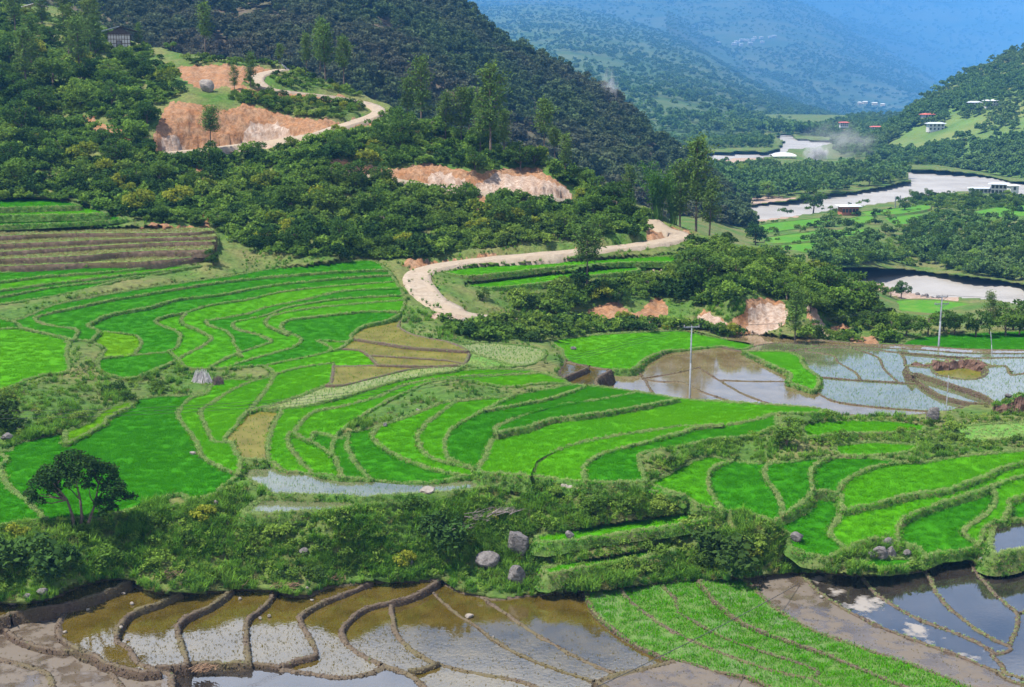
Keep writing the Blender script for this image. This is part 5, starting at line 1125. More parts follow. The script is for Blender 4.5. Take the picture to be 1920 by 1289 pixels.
for l in lob:
    st = min(stems, key=lambda s: math.dist(s[3][:2], l[:2])); b = st[2] if l[2] < 3.2 else st[3]; md = [(b[j]+l[j])/2+rr_.uniform(-.15, .15) for j in range(3)]; limb(V, Fq, [b, md, l[:3]], .05, .015, 5)
    for _ in range(3):
        e = [l[j]+rr_.uniform(-.7, .7)*l[3 if j < 2 else 4] for j in range(3)]; limb(V, Fq, [l[:3], e], .02, .008, 4)
P = ground_at(148, 992); P[2] -= .2
o = empty('spreading_tree', P, 0, 1.2); tag(o, 'lone spreading tree with several thin trunks on the bushy bank', 'tree'); link('trunk', mesh_from('trunk', V, Fq, (M['bark'],), True), o)
link('crown', crown_mesh('crown', lob, 11000, .085, M['tree_dark'], 77), o)
# bamboo clump at the end of the spur
V = []; Fq = []; C = []
for i in range(34):
    a = rr_.uniform(0, 6.283); b = rr_.uniform(0, .8); h = rr_.uniform(6, 9.5); ln = rr_.uniform(.8, 2.8); p = [(b*math.cos(a), b*math.sin(a), -.3)]
    for u in (.4, .75, 1.): p.append((b*math.cos(a)+math.cos(a)*ln*u*u, b*math.sin(a)+math.sin(a)*ln*u*u, h*u*(1-.12*u*u)))
    limb(V, Fq, p, .06, .015, 4)
    for q in range(60):
        u = rr_.uniform(.3, 1.05); C.append((b*math.cos(a)+math.cos(a)*ln*u*u+rr_.gauss(0, .35), b*math.sin(a)+math.sin(a)*ln*u*u+rr_.gauss(0, .35), h*u*(1-.12*u*u)+rr_.gauss(0, .25)))
culm = mesh_from('culms', V, Fq, (M['bamboo'],), True); Vl, Fl = leaf_quads(np.array(C), .26, 3, .2, .35); bl = mesh_from('leaves', Vl, Fl, (M['bamboo'],))
for (x, y, s, lb) in ((1232, 412, 1.15, 'tall feathery bamboo clump at the end of the spur'), (1262, 420, .95, 'shorter bamboo clump beside the tall one')):
    o = empty('bamboo_clump', ground_at(x, y), 0, s); tag(o, lb, 'bamboo'); link('culms', culm, o); link('leaves', bl, o)
# ------------------------------------------------------------------ woods on the hills (far masses)
def hill_scatter(name, hill, n, coll, label, s0, s1, tmin=.03, tmax=1., seed=1, clear=None):
    r = np.random.default_rng(seed); H = hillgrid[hill]; nt_, nu = H.shape[:2]
    t = r.uniform(tmin, tmax, n*3)*(nt_-1.001); u = r.uniform(0, 1, n*3)*(nu-1.001); i = t.astype(int); j = u.astype(int); f = (t-i)[:, None]; g = (u-j)[:, None]
    P = H[i, j]*(1-f)*(1-g)+H[i+1, j]*f*(1-g)+H[i, j+1]*(1-f)*g+H[i+1, j+1]*f*g
    x, y, d = project(P); ok = (x > -150) & (x < 2080) & (y > -120) & (r.random(n*3) < np.clip(.62+2.8*fbm(P[:, 0]/(d.mean()*.05), P[:, 1]/(d.mean()*.05), 90), .08, 1))
    for p in (clear or []): ok &= ~inpoly(p, x, y)
    P = P[ok][:n]; scatter_points(name, P, r.uniform(s0, s1, len(P)), coll, label, tilt=.08)
hill_scatter('ridge_forest', 'forested_ridge', 7500, 'ridge_trees', 'dark pine forest covering the near ridge', .5, 1.75, .05, 1., 1)
hill_scatter('mountain_forest', 'river_mountain', 9000, 'far_trees', 'hazy forest on the mountain above the far river bend', 1.2, 3.0, 0, 1., 2)
hill_scatter('spur_forest', 'shaded_spur', 3500, 'far_trees', 'dark forest on the shaded spur', 1.6, 3.0, 0, 1, 3)
hill_scatter('slope_forest', 'village_mountain', 9000, 'far_trees', 'blue forest around the white mountain village', 1.7, 4., 0, 1, 4, [pts("1355,66 1470,66 1470,92 1355,92")])
hill_scatter('far_slope_forest', 'far_shaded_slope', 4000, 'far_trees', 'forest on the deep blue shaded slope', 2.3, 4.8, 0, 1, 5)
hill_scatter('far_forest', 'far_mountain', 6000, 'far_trees', 'faint forest on the farthest mountain', 3., 6.2, 0, 1, 6)
MEADOW = [pts("1700,250 1760,235 1860,215 1830,255 1760,275 1720,290 1640,285")]
hill_scatter('hill_forest', 'village_hill', 3600, 'far_trees', 'woods on the green hill beside the river', .75, 1.5, 0, 1, 7, MEADOW)
# valley trees: the ones that can be told apart stand singly
VT = (("1225,320 1300,318 1440,320 1560,318 1640,312 1690,316 1698,336 1640,350 1580,358 1500,368 1400,380 1345,388 1290,380 1230,350", 95, 9, 'round tree in the wood on the river island', 'trees on the river island', .75, 1.4, 31),
      ("1700,445 1750,405 1830,412 1920,425 2000,430 2000,535 1900,528 1800,512 1725,492 1690,470", 75, 12, 'dense tree in the grove on the right bank of the near river', 'trees of the right bank grove', .55, .95, 32),
      ("1540,470 1600,452 1660,470 1650,490 1580,498 1520,488", 16, 12, 'tree in the belt between the valley rice fields and the near river', 'trees of the valley belt', .45, .8, 33),
      ("1690,306 1740,302 1820,308 1930,318 1930,330 1850,320 1760,310 1700,310", 30, 9, 'tree lining the far bank under the village hill', 'trees under the village hill', .7, 1.1, 34),
      ("1700,375 1760,368 1840,372 1930,372 1930,400 1840,396 1760,392 1720,388", 24, 10, 'bushy tree around the riverside farm roofs', 'trees round the riverside farm', .5, .85, 35),
      ("1290,268 1400,262 1450,264 1450,278 1400,277 1330,280 1290,284", 34, 7, 'tree in the wood on the bank of the far river bend', 'trees at the far river bend', .9, 1.4, 36))
for (pl, n, md, lb, gp, s0, s1, sd_) in VT:
    for (x, y) in spread(pts(pl), n, md, sd_, False):
        P = val_p(x, y); s = rnd.uniform(s0, s1); i = rnd.randrange(5)
        thing_tree('valley_tree', BROAD[i], P-np.array([0, 0, .3]), s*1.15, rnd.uniform(0, 6.28), lb, 'tree', gp, rnd.uniform(.85, 1.15))
for (x, y, s, i, lb) in ((1525, 397, 1.5, 0, 'large dark tree on the river bank beside the brick farmhouse'), (1695, 398, .85, 2, 'dark tree standing before the bridge posts'), (1660, 440, .6, 0, 'small tree beside the valley rice steps'), (1417, 460, 1.0, 2, 'dark tree at the edge of the bright valley rice'), (1400, 410, .35, 0, 'tiny round bush on the river bank'), (1500, 440, .6, 1, 'small tree in the bright valley rice'), (1565, 425, .6, 1, 'small tree below the brick farmhouse'), (1690, 560, .7, 0, 'round dark tree beside the near river'), (1670, 558, .5, 1, 'little tree beside the round dark riverside tree')):
    P = val_p(x, y); thing_tree('valley_tree', BROAD[i], P, s*1.2, rnd.uniform(0, 6.28), lb, 'tree', None)
WV = [(pts("1200,318 1300,316 1440,320 1560,318 1640,312 1690,316 1698,338 1640,352 1580,360 1500,370 1400,382 1345,390 1290,384 1220,360"), 520, 2.4), (pts("1530,246 1560,244 1640,240 1690,246 1680,300 1620,300 1570,295 1570,280 1530,258"), 260, 2.2), (pts("1080,262 1300,262 1440,262 1450,278 1400,277 1330,280 1300,285 1080,292"), 300, 2.2), (pts("1560,415 1640,450 1660,500 1540,500 1500,488"), 60, 5.), (pts("1700,445 1750,405 1830,412 1920,425 2000,430 2000,535 1900,528 1800,512 1725,492 1690,470"), 200, 4.)]
WP = []
for i, (pl, n, md) in enumerate(WV): q = spread(pl, n, md, 150+i, False); WP.append(q)
WP = np.concatenate(WP); wpos = val_p(WP[:, 0], WP[:, 1]); scatter_points('valley_wood', wpos, np.where(wpos[:, 1] > 480, rng.uniform(.9, 1.6, len(wpos)), rng.uniform(.5, .9, len(wpos))), 'far_trees', 'woods on the river island and the valley flats')
fl = spread(pts("1490,249 1560,232 1600,219 1700,217 1770,222 1710,250"), 480, 1.5, 171, False); scatter_points('far_valley_wood', at_z(fl[:, 0], fl[:, 1], -18.5), rng.uniform(1.0, 1.8, len(fl)), 'far_trees', 'hazy woods on the far valley floor')
VS = np.concatenate([spread(pts(pl), 260, 3.2, 50+i, False) for i, (pl, *_) in enumerate(VT)]+[spread(pts("1380,400 1720,372 1740,430 1660,500 1500,500 1400,470"), 130, 6, 61, False), spread(pts("1690,500 1660,460 1700,430 1760,470 1740,500"), 60, 5, 62, False)])
scatter_points('valley_scrub', val_p(VS[:, 0], VS[:, 1]), rng.uniform(.8, 2.2, len(VS)), 'undergrowth', 'scrub between the valley trees')
print('veg', time.time()-T0)
# ------------------------------------------------------------------ valley rice plots
VPL = (("1385,432 1440,420 1500,413 1550,409 1560,420 1480,432 1400,444", 'b', 'bright rice plot along the river bank below the large dark tree'), ("1430,447 1520,435 1600,430 1640,436 1560,449 1450,458", 'b', 'bright stepped rice plot below the brick farmhouse'), ("1450,462 1560,452 1600,458 1575,470 1480,474", 'd', 'green rice plot under the stepped plots of the brick farm'), ("1585,412 1625,405 1640,412 1620,420 1590,421", 'y', 'yellowish plot directly in front of the brick farmhouse'), ("1612,398 1690,390 1735,384 1745,392 1690,402 1625,405", 'b', 'rice plot between the brick farmhouse and the bridge posts'), ("1640,412 1720,402 1760,404 1740,416 1660,424", 'd', 'rice plot with a stone edge right of the brick farmhouse'), ("1650,568 1720,562 1800,568 1835,577 1770,590 1690,584", 'b', 'green rice field beside the gravel of the near river'), ("1820,398 1920,381 2000,374 2000,396 1900,408 1835,406", 'b', 'bright rice field among the trees of the right bank'))
M['valley_bed'] = m_earth('valley_rice', (.04, .135, .008), (.06, .18, .01), (.085, .17, .015), 1.2)
def flat_plot(poly, shade, label):
    c = np.array(poly); q = np.vstack([catmull(np.vstack([c, c[:1]]), 8.)[:-1]]); z = val_p(c[:, 0].mean(), c[:, 1].mean())[2]+.75
    W = at_z(q[:, 0], q[:, 1], z); org = W.mean(0); n = len(W); root = empty('rice_paddy', org); tag(root, label, 'rice paddy')
    out = W-org; ctr = W[:, :2].mean(0); low = out.copy(); low[:, :2] *= 1.03; low[:, 2] = -2.2
    link('planted_bed', mesh_from('planted_bed', out, [tuple(range(n))] if (np.cross(out[1]-out[0], out[2]-out[0])[2] > 0 or True) else [], (M['valley_bed'],)), root)
    V = np.concatenate([low, out+[0, 0, .25], out*[.985, .97, 1]+[0, 0, .25], out*[.97, .95, 1]]); F = [(k*n+i, k*n+(i+1) % n, (k+1)*n+(i+1) % n, (k+1)*n+i) for k in range(3) for i in range(n)]
    link('bund', mesh_from('bund', V, F, (M['riser'],), True), root)
for pl, sh, lb in VPL: flat_plot(pts(pl), sh, lb)
# ------------------------------------------------------------------ buildings
def boxv(V, F, x0, x1, y0, y1, z0, z1):
    b = len(V); V += [(x, y, z) for x in (x0, x1) for y in (y0, y1) for z in (z0, z1)]
    F += [tuple(b+i for i in f) for f in ((0, 1, 3, 2), (4, 6, 7, 5), (0, 4, 5, 1), (2, 3, 7, 6), (0, 2, 6, 4), (1, 5, 7, 3))]
def boxm(name, m, *a):
    V = []; F = []; boxv(V, F, *a); return mesh_from(name, V, F, (m,))
M['white'] = m_simple('whitewash', (.42, .41, .39), (.56, .55, .53), 1.5, .9, .02)
M['timber'] = m_simple('timber', (.05, .035, .025), (.10, .07, .05), 4, .8, .02)
M['brick'] = m_simple('brick_wall', (.30, .10, .06), (.44, .18, .10), 4, .9, .03)
M['metal'] = m_simple('metal_roof', (.34, .37, .41), (.48, .51, .55), .8, .5, .01, .5)
M['metal_white'] = m_simple('white_roof', (.5, .52, .54), (.64, .64, .65), .8, .6, .01, .4)
M['red_roof'] = m_simple('red_roof', (.36, .07, .05), (.5, .14, .10), .8, .7, .01)
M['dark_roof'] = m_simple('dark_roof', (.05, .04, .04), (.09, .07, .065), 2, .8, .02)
M['glass'] = m_simple('window_glass', (.02, .025, .03), (.05, .055, .06), 1, .1, .0, .5)
M['concrete'] = m_simple('pole_grey', (.13, .14, .16), (.22, .235, .26), 4, .7, .01)
M['wire'] = m_simple('wire', (.03, .03, .03), (.05, .05, .05), 2, .5, .0)
M['insul'] = m_simple('insulator', (.10, .08, .075), (.2, .17, .16), 5, .4, .0, .5)
def house(loc, w_, d_, h_, wall, roof, rz, label, name='farmhouse', rows=1, cols=3, pitch=.22, over=.9, flat=False, group=None, detail=True, hip=True):
    o = empty(name, loc, rz); tag(o, label, 'house', group)
    link('wall', boxm('wall', wall, -w_/2, w_/2, -d_/2, d_/2, -1.2, h_), o)
    a, b = w_/2+over, d_/2+over; z0 = h_+.25; zr = z0+(.02 if flat else pitch*b); rx = a-b*.55 if hip and not flat else a
    V = [(-a, -b, z0), (a, -b, z0), (a, b, z0), (-a, b, z0), (-rx, 0, zr), (rx, 0, zr), (-a, -b, z0-.18), (a, -b, z0-.18), (a, b, z0-.18), (-a, b, z0-.18)]
    F = [(0, 1, 5, 4), (2, 3, 4, 5), (1, 2, 5), (3, 0, 4), (0, 6, 7, 1), (1, 7, 8, 2), (2, 8, 9, 3), (3, 9, 6, 0), (6, 9, 8, 7)]
    link('roof', mesh_from('roof', V, F, (roof,)), o)
    if detail:
        for r_ in range(rows):
            for c in range(cols):
                cx = (c+.5)/cols*w_-w_/2; cz = h_*(r_+.55)/rows; ww, wh = min(.5, w_/cols*.3), min(.6, h_/rows*.28)
                f = link('window', boxm('window', M['glass'], cx-ww, cx+ww, -d_/2-.05, -d_/2-.02, cz-wh, cz+wh), o); Vf = []; Ff = []
                for q in ((cx-ww-.1, cx-ww, cz-wh-.1, cz+wh+.1), (cx+ww, cx+ww+.1, cz-wh-.1, cz+wh+.1), (cx-ww, cx+ww, cz+wh, cz+wh+.1), (cx-ww, cx+ww, cz-wh-.1, cz-wh)): boxv(Vf, Ff, q[0], q[1], -d_/2-.09, -d_/2-.01, q[2], q[3])
                link('frame', mesh_from('frame', Vf, Ff, (M['timber'],)), f)
    return o
# white timber-framed house on the hill
P = near_p(224, 92); o = empty('timber_house', P, R(18)); o.scale = (.9, .9, .9); o.location[2] -= .6; tag(o, 'small white timber-framed house with a wide raised roof among the hill trees', 'house')
link('wall', boxm('wall', M['white'], -2.6, 2.6, -2.2, 2.2, -1.5, 4.0), o)
for k, z in enumerate((-.1, .9, 1.9, 2.9, 3.85)): link('beam', boxm('beam', M['timber'], -2.66, 2.66, -2.26, -2.19, z-.07, z+.07), o)
for k in range(9):
    x = -2.55+k*5.1/8; link('post', boxm('post', M['timber'], x-.06, x+.06, -2.28, -2.19, -1.2, 4.0), o)
f = link('window', boxm('window', M['timber'], -.75, .65, -2.34, -2.2, .9, 2.6), o); link('pane', boxm('pane', M['glass'], -.55, .45, -2.37, -2.33, 1.1, 2.4), f)
for x in (-2.4, 2.4): link('roof_post', boxm('roof_post', M['timber'], x-.1, x+.1, -2.1, -1.9, 4.0, 5.0), o)
V = [(-3.9, -3.4, 4.85), (.2, -3.4, 6.0), (.2, 3.4, 6.0), (-3.9, 3.4, 4.85), (-3.9, -3.4, 4.7), (.2, -3.4, 5.85), (.2, 3.4, 5.85), (-3.9, 3.4, 4.7)]
BF = [(0, 1, 2, 3), (7, 6, 5, 4), (0, 4, 5, 1), (1, 5, 6, 2), (2, 6, 7, 3), (3, 7, 4, 0)]
link('roof', mesh_from('roof', V, BF, (M['metal'],)), o)
V = [(.2, -3.4, 6.0), (4.3, -3.4, 4.85), (4.3, 3.4, 4.85), (.2, 3.4, 6.0), (.2, -3.4, 5.85), (4.3, -3.4, 4.7), (4.3, 3.4, 4.7), (.2, 3.4, 5.85)]
r2 = link('roof', mesh_from('roof', V, BF, (M['dark_roof'],)), o); r2['label'] = 'dark far half of the roof'
link('gable', mesh_from('gable', [(-3.2, -2.3, 4.0), (3.2, -2.3, 4.0), (.2, -2.3, 5.85), (-3.2, -2.2, 4.0), (3.2, -2.2, 4.0), (.2, -2.2, 5.85)], [(0, 1, 2), (5, 4, 3), (0, 3, 4, 1), (1, 4, 5, 2), (2, 5, 3, 0)], (M['dark_roof'],)), o)
# open shed on the upper slope
P = near_p(66, 28); o = empty('open_shed', P, R(-8)); tag(o, 'open dark shed with a patched pinkish roof on the upper wooded slope', 'shed')
for x in (-1.7, 1.7):
    for y in (-1.2, 1.2): link('post', boxm('post', M['timber'], x-.08, x+.08, y-.08, y+.08, -.8, 1.9), o)
V = [(-2.4, -1.8, 1.75), (1.2, -1.8, 2.6), (1.2, 1.8, 2.6), (-2.4, 1.8, 1.75), (-2.4, -1.8, 1.65), (1.2, -1.8, 2.5), (1.2, 1.8, 2.5), (-2.4, 1.8, 1.65)]; link('roof', mesh_from('roof', V, BF, (m_simple('pink_sheet', (.5, .38, .36), (.8, .76, .75), .9, .7, .01),)), o)
V = [(1.2, -1.8, 2.6), (2.7, -1.8, 1.8), (2.7, 1.8, 1.8), (1.2, 1.8, 2.6), (1.2, -1.8, 2.5), (2.7, -1.8, 1.7), (2.7, 1.8, 1.7), (1.2, 1.8, 2.5)]; link('roof', mesh_from('roof', V, BF, (M['dark_roof'],)), o)
house(val_p(1590, 403), 6.4, 5, 3.2, M['brick'], M['metal_white'], R(4), 'red brick farmhouse with a flat white roof beside the river', 'brick_farmhouse', 1, 5, flat=True, over=1.1)
house(val_p(1872, 364), 6.5, 4.5, 4.2, M['white'], M['metal'], R(-20), 'tall riverside farmhouse with whitewashed pillars and a metal roof', 'farmhouse', 2, 4, .16, 1.3)
house(val_p(1838, 362), 9, 4, 1.9, M['white'], M['metal'], R(-6), 'long low metal-roofed barn joined to the riverside farm', 'barn', 1, 5, .14, .9)
house(val_p(1898, 358), 4, 4, 2.2, M['white'], M['metal_white'], R(10), 'little shed with a white roof beside the riverside farm', 'shed', 1, 1, .2, .6)
for (x, y, w_, h_, rf, lb) in ((1738, 226, 9, 4.2, 'red_roof', 'red-roofed house with pale walls on the village hill'), (1756, 246, 11, 4.6, 'metal', 'wide house with a blue-grey roof above the hill meadow'), (1828, 204, 9, 4, 'metal', 'house with a pale roof high on the village hill'), (1858, 202, 8, 4, 'metal_white', 'house with a white gable high on the village hill among trees')):
    house(hill_at('village_hill', x, y), w_, 7, h_, M['white'], M[rf], R(rnd.uniform(-15, 15)), lb, 'hill_house', 2, 4, .2, 1.2)
for (x, y, w_, rf, lb) in ((1572, 249, 14, 'metal_white', 'long white-roofed house in the hazy riverside hamlet'), (1590, 246, 11, 'red_roof', 'red-roofed house in the hazy riverside hamlet'), (1582, 233, 10, 'red_roof', 'higher red-roofed house behind the riverside hamlet'), (1643, 241, 13, 'red_roof', 'broad red-roofed house below the village hill'), (1672, 237, 12, 'red_roof', 'red-roofed house at the foot of the village hill')):
    house(at_y(x, y+4, 1240.), w_*.75, 6, 3.2, M['white'], M[rf], R(rnd.uniform(-20, 20)), lb, 'hamlet_house', 2, 4, .2, 1.2)
for (x, y) in ((1373, 87), (1381, 81), (1389, 80), (1389, 85), (1404, 84), (1411, 74), (1414, 80), (1425, 81), (1427, 74), (1442, 74), (1452, 73), (1346, 86), (1398, 78)):
    house(hill_at('village_mountain', x, y)+np.array([rnd.uniform(-6, 6), -8, 3]), rnd.uniform(16, 28), 14, 8, M['white'], M['metal_white'], R(rnd.uniform(-15, 15)), 'tiny white house of the village high on the blue mountain', 'village_house', flat=False, pitch=.25, over=1., group='white mountain village', detail=False)
for (x, y) in ((1612, 193), (1622, 192), (1640, 194), (1655, 196)):
    house(at_y(x, y+2, 2350.), rnd.uniform(6, 9), 6, 2.5, M['white'], M['metal_white'], R(rnd.uniform(-15, 15)), 'tiny white house in the hazy clearing between the far spurs', 'village_house', pitch=.25, over=.8, group='houses in the hazy clearing', detail=False)
# long vaulted white shelter by the far river bend
P = val_p(1468, 297); o = empty('vaulted_shelter', P, R(3)); tag(o, 'long vaulted white shelter on the far side of the river island', 'shelter'); V = []; F = []; k = 12
for j, x in enumerate(np.linspace(-8, 8, 9)):
    e = 1-.55*abs(x/8)**3
    for i in range(k+1): a = math.pi*i/k; V.append((x, -4.5*math.cos(a), 1.4+2.3*math.sin(a)*e))
F = [(j*(k+1)+i, j*(k+1)+i+1, (j+1)*(k+1)+i+1, (j+1)*(k+1)+i) for j in range(8) for i in range(k)]
link('roof', mesh_from('roof', V, F, (M['metal_white'],), True), o)
for x in (-7, -3.5, 0, 3.5, 7):
    for y in (-4.3, 4.3): link('post', boxm('post', M['concrete'], x-.15, x+.15, y-.15, y+.15, -1, 1.5), o)
# ------------------------------------------------------------------ poles and wires
def pole(px, py, top, label, arms=1, lean=0., r=.11, brace=False):
    P = near_p(px, py) if label_at(px, py) < 0 else on_plot(plots[int(label_at(px, py))], px, py); _, _, d = project(P); h = (py-top)*d/FPX*1.02
    o = empty('power_pole' if arms else 'wooden_stake', P, R(8)); tag(o, label, 'pole' if arms else 'stake'); V = []; F = []
    limb(V, F, [(0, 0, -.6), (lean*.5, 0, h*.5), (lean, 0, h)], r, r*.65, 8); link('post', mesh_from('post', V, F, (M['concrete'],), True), o); tops = []
    for a in range(arms):
        z = h-.12-a*.9; w_ = .85 if arms == 1 else (.8, .95)[a % 2]
        ar_ = link('crossarm', boxm('crossarm', M['concrete'], -w_, w_, -.06, .06, z-.06, z+.06), o)
        for x in (-w_*.92, 0, w_*.92):
            V = []; F = []; limb(V, F, [(x, 0, z+.06), (x, 0, z+.13), (x, 0, z+.25)], .055, .04, 6); link('insulator', mesh_from('insulator', V, F, (M['insul'],), True), ar_)
            if a == 0: tops.append(Vector(P)+Vector((x, 0, z+.25)))
        if brace:
            for s_ in (-1, 1): V = []; F = []; limb(V, F, [(s_*w_*.8, 0, z-.05), (0, 0, z-.55)], .03, .03, 4); link('brace', mesh_from('brace', V, F, (M['concrete'],)), o)
    return tops
t1 = pole(1293, 749, 612, 'slim grey power pole with a single crossarm in the bare flooded plots')
t2 = pole(1760, 650, 556, 'tall grey power pole with double crossarms before the riverside trees', 2, brace=True, r=.14)
pole(1774, 772, 703, 'thin dark stake standing in the seedling plots below the broken bank', 0, r=.05)
pole(1861, 671, 622, 'thin leaning pole in the flooded plots behind the broken bank', 0, lean=-.5, r=.06)
pole(1918, 622, 588, 'grey pole beside the riverside trees at the end of the green field', 0, r=.07)
pole(1678, 395, 370, 'bridge post standing on the grassy river bank', 0, r=.12) if False else None
def wire(a, b, sag, label, group=None, r=.013):
    V = []; F = []; n = 24; a = Vector(a); b = Vector(b); p = [a.lerp(b, i/n)-Vector((0, 0, 4*sag*(i/n)*(1-i/n))) for i in range(n+1)]
    limb(V, F, p, r, r, 4); o = link('power_wire', mesh_from('power_wire', V, F, (M['wire'],), True)); tag(o, label, 'wire', group)
for i, t in enumerate(t1): wire(t, Vector(at_y(-170, 770+8*i, 78.))+Vector((i*.5, 0, 0)), 2.6, 'thin power wire running from the single-crossarm pole over the rice', 'wires over the rice')
for i, t in enumerate(t1): wire(t, t2[i], 1.2, 'power wire between the two grey power poles', 'wires between the poles', .01)
for i, t in enumerate(t2): wire(t, Vector(at_y(2150, 520+6*i, 190.)), 1.2, 'power wire leaving the double-crossarm pole towards the river', 'wires towards the river', .01)
wire(at_y(1499, 1094, near_p(1499, 1094)[1]-.3), at_y(960, 1362, 50.), .25, 'single black cable slanting over the young rice', None, .022)
for i, (x, hgt, lb) in enumerate(((1678, 24, 'left grey bridge post on the grassy river bank'), (1687, 26, 'second grey bridge post on the grassy river bank'))):
    P = val_p(x, 393); h = hgt*project(P)[2]/FPX; V = []; F = []; limb(V, F, [(0, 0, -1), (0, 0, h)], .22, .2, 6); o = link('bridge_post', mesh_from('bridge_post', V, F, (M['concrete'],)), None, P); tag(o, lb.replace('left ', 'slightly shorter '), 'post')
# ------------------------------------------------------------------ rocks
def rock(name, px, py, wpx, hpx, label, m='rock', seed=0, dep=.8, sink=.2, rz=0., cat='boulder', group=None, tilt=0.):
    P = near_p(px, py) if label_at(px, py) < 0 else on_plot(plots[int(label_at(px, py))], px, py); d = project(P)[2]; w_, h_ = wpx*d/FPX/2, hpx*d/FPX/2
    bm = bmesh.new(); bmesh.ops.create_icosphere(bm, subdivisions=3, radius=1.); r = np.random.default_rng(seed+7)
    nn = r.normal(size=(9, 3)); nn /= np.linalg.norm(nn, axis=1)[:, None]; off = r.uniform(.55, .9, 9)
    for v in bm.verts:
        c = np.array(v.co)
        for a, b in zip(nn, off):
            q = c@a
            if q > b: c = c-a*(q-b)*.92
        c *= 1+.16*(vnoise(c[0]*2.3+seed, c[1]*2.3+c[2]*1.9, seed)-.5)
        v.co = (c[0]*w_, c[1]*w_*dep, c[2]*h_+h_*(1-sink*2))
    me = bpy.data.meshes.new(name); bm.to_mesh(me); bm.free(); me.materials.append(M[m]); me.polygons.foreach_set('use_smooth', np.full(len(me.polygons), True))
    me.set_sharp_from_angle(angle=R(28))
    o = link(name, me, None, P); o.rotation_euler = (0, tilt, rz); tag(o, label, cat, group); return o
rock('boulder', 975, 1040, 44, 62, 'tall purple-grey boulder standing on the bushy bank', seed=1, tilt=-.2, sink=.12)
rock('boulder', 914, 1062, 48, 34, 'low rounded purple boulder in front of the dark bush', seed=2, sink=.12)
rock('boulder', 968, 1098, 34, 46, 'weathered boulder at the bank foot half hidden by grass', seed=3, sink=.12)
rock('boulder', 1068, 1010, 20, 20, 'small grey boulder at the start of the upper grass ledge', seed=4)
for (x, y, w_, h_, lb, s) in ((1650, 1048, 30, 30, 'largest jagged grey rock of the outcrop in the rice', 5), (1672, 1046, 20, 26, 'pointed rock beside the largest outcrop rock', 6), (1632, 1046, 16, 16, 'small rock at the edge of the outcrop', 7), (1700, 1042, 22, 16, 'pale flat rock right of the outcrop', 8), (1664, 1024, 22, 20, 'upper rock of the outcrop under a dark bush', 9)): rock('boulder', x, y, w_, h_, lb, 'rock', s, sink=.12)
rock('boulder', 1493, 1014, 26, 22, 'black and white lichened rock at the rice edge above the bank', seed=10)
rock('boulder', 1747, 790, 26, 36, 'upright grey rock on the turf step beside the flooded plots', 'rock', 11, tilt=.25, sink=.12)
rock('boulder', 1844, 1058, 22, 18, 'grey rock in the round grassy islet of the mirror-like plots', 'rock', 12)
for (x, y, w_, h_, lb, s) in ((82, 1116, 26, 18, 'purple boulder beside the brown flooded strip', 13), (52, 1122, 16, 12, 'smaller purple boulder beside the brown flooded strip', 14), (22, 1134, 20, 14, 'dark boulder at the near end of the brown flooded strip', 15), (14, 826, 26, 18, 'purple boulder below the dark tree-like bush', 16), (32, 806, 12, 10, 'small stone above the purple boulder', 17), (802, 924, 36, 14, 'flat pale rock on the rim of the flooded strip', 18), (1065, 914, 30, 10, 'flat white rock at the end of the slim rice strip', 19), (935, 822, 16, 14, 'stone set in the bund of the curved terraces', 20), (722, 800, 10, 9, 'little grey stone on the upper curved bund', 21), (784, 772, 9, 8, 'little pale stone on the grassy riser of the curved terraces', 22), (362, 852, 14, 8, 'pale stone heap on the bund of the big green field', 23), (404, 948, 10, 14, 'white stone on the bank edge near the narrow pool', 24), (1303, 962, 14, 12, 'pinkish stone at the grassy bank crest', 25), (1075, 656, 12, 8, 'dark stone lying in the vivid green field', 26), (388, 172, 28, 34, 'large round pale boulder beside the hill road', 27), (345, 298, 9, 7, 'white stone below the hill road', 28), (690, 606, 8, 6, 'x', 29), (880, 1158, 18, 9, 'white stone lying in the brown flooded plot', 30), (1725, 818, 10, 8, 'white stone on the grassy step', 31), (1890, 746, 16, 11, 'reddish clod on the undercut turf block', 33), (1905, 748, 16, 9, 'white stone on the undercut turf block', 34), (570, 1038, 18, 14, 'brown stone in the weedy bank', 35), (768, 1060, 16, 14, 'reddish stone in the grass of the bank', 36), (1010, 640, 14, 8, 'grey stone in the rough grass above the fallow plot', 37), (905, 612, 16, 9, 'pale rock at the rocky end of the dirt road', 38), (870, 606, 22, 12, 'larger pale rock at the rocky end of the dirt road', 39)):
    if lb != 'x': rock('stone' if w_ < 24 else 'boulder', x, y, w_, h_, lb, 'rock_pale' if ('white' in lb or 'pale' in lb) else 'rock', s, sink=.18, cat='stone' if w_ < 24 else 'boulder')
for i, (x, y) in enumerate(((165, 1145), (248, 1134), (122, 1187), (226, 1178), (240, 1202), (488, 1162), (505, 1158), (232, 1115), (585, 1127), (450, 1125), (468, 1210), (493, 1105), (575, 1105), (1540, 1122), (1733, 1060), (925, 1198))):
    rock('stone', x, y, rnd.uniform(6, 11), rnd.uniform(5, 8), 'small pale stone lying on the mud bunds of the flooded plots', 'rock_pale', 60+i, sink=.15, cat='stone', group='stones on the mud bunds')
for i, (x, y) in enumerate(spread(pts("1660,532 1800,556 1850,566 1790,564 1700,560 1650,545"), 40, 4, 71, False)):
    P = val_p(x, y); me = bpy.data.objects['stone'].data if 'stone' in bpy.data.objects else None
    o = link('stone', me, None, (P[0], P[1], -20.9)); s_ = rnd.uniform(1.2, 4); o.scale = (s_, s_, s_); o.rotation_euler = (0, 0, rnd.uniform(0, 6)); tag(o, 'pale stone of the gravel bar in the near river', 'stone', 'stones of the gravel bar')
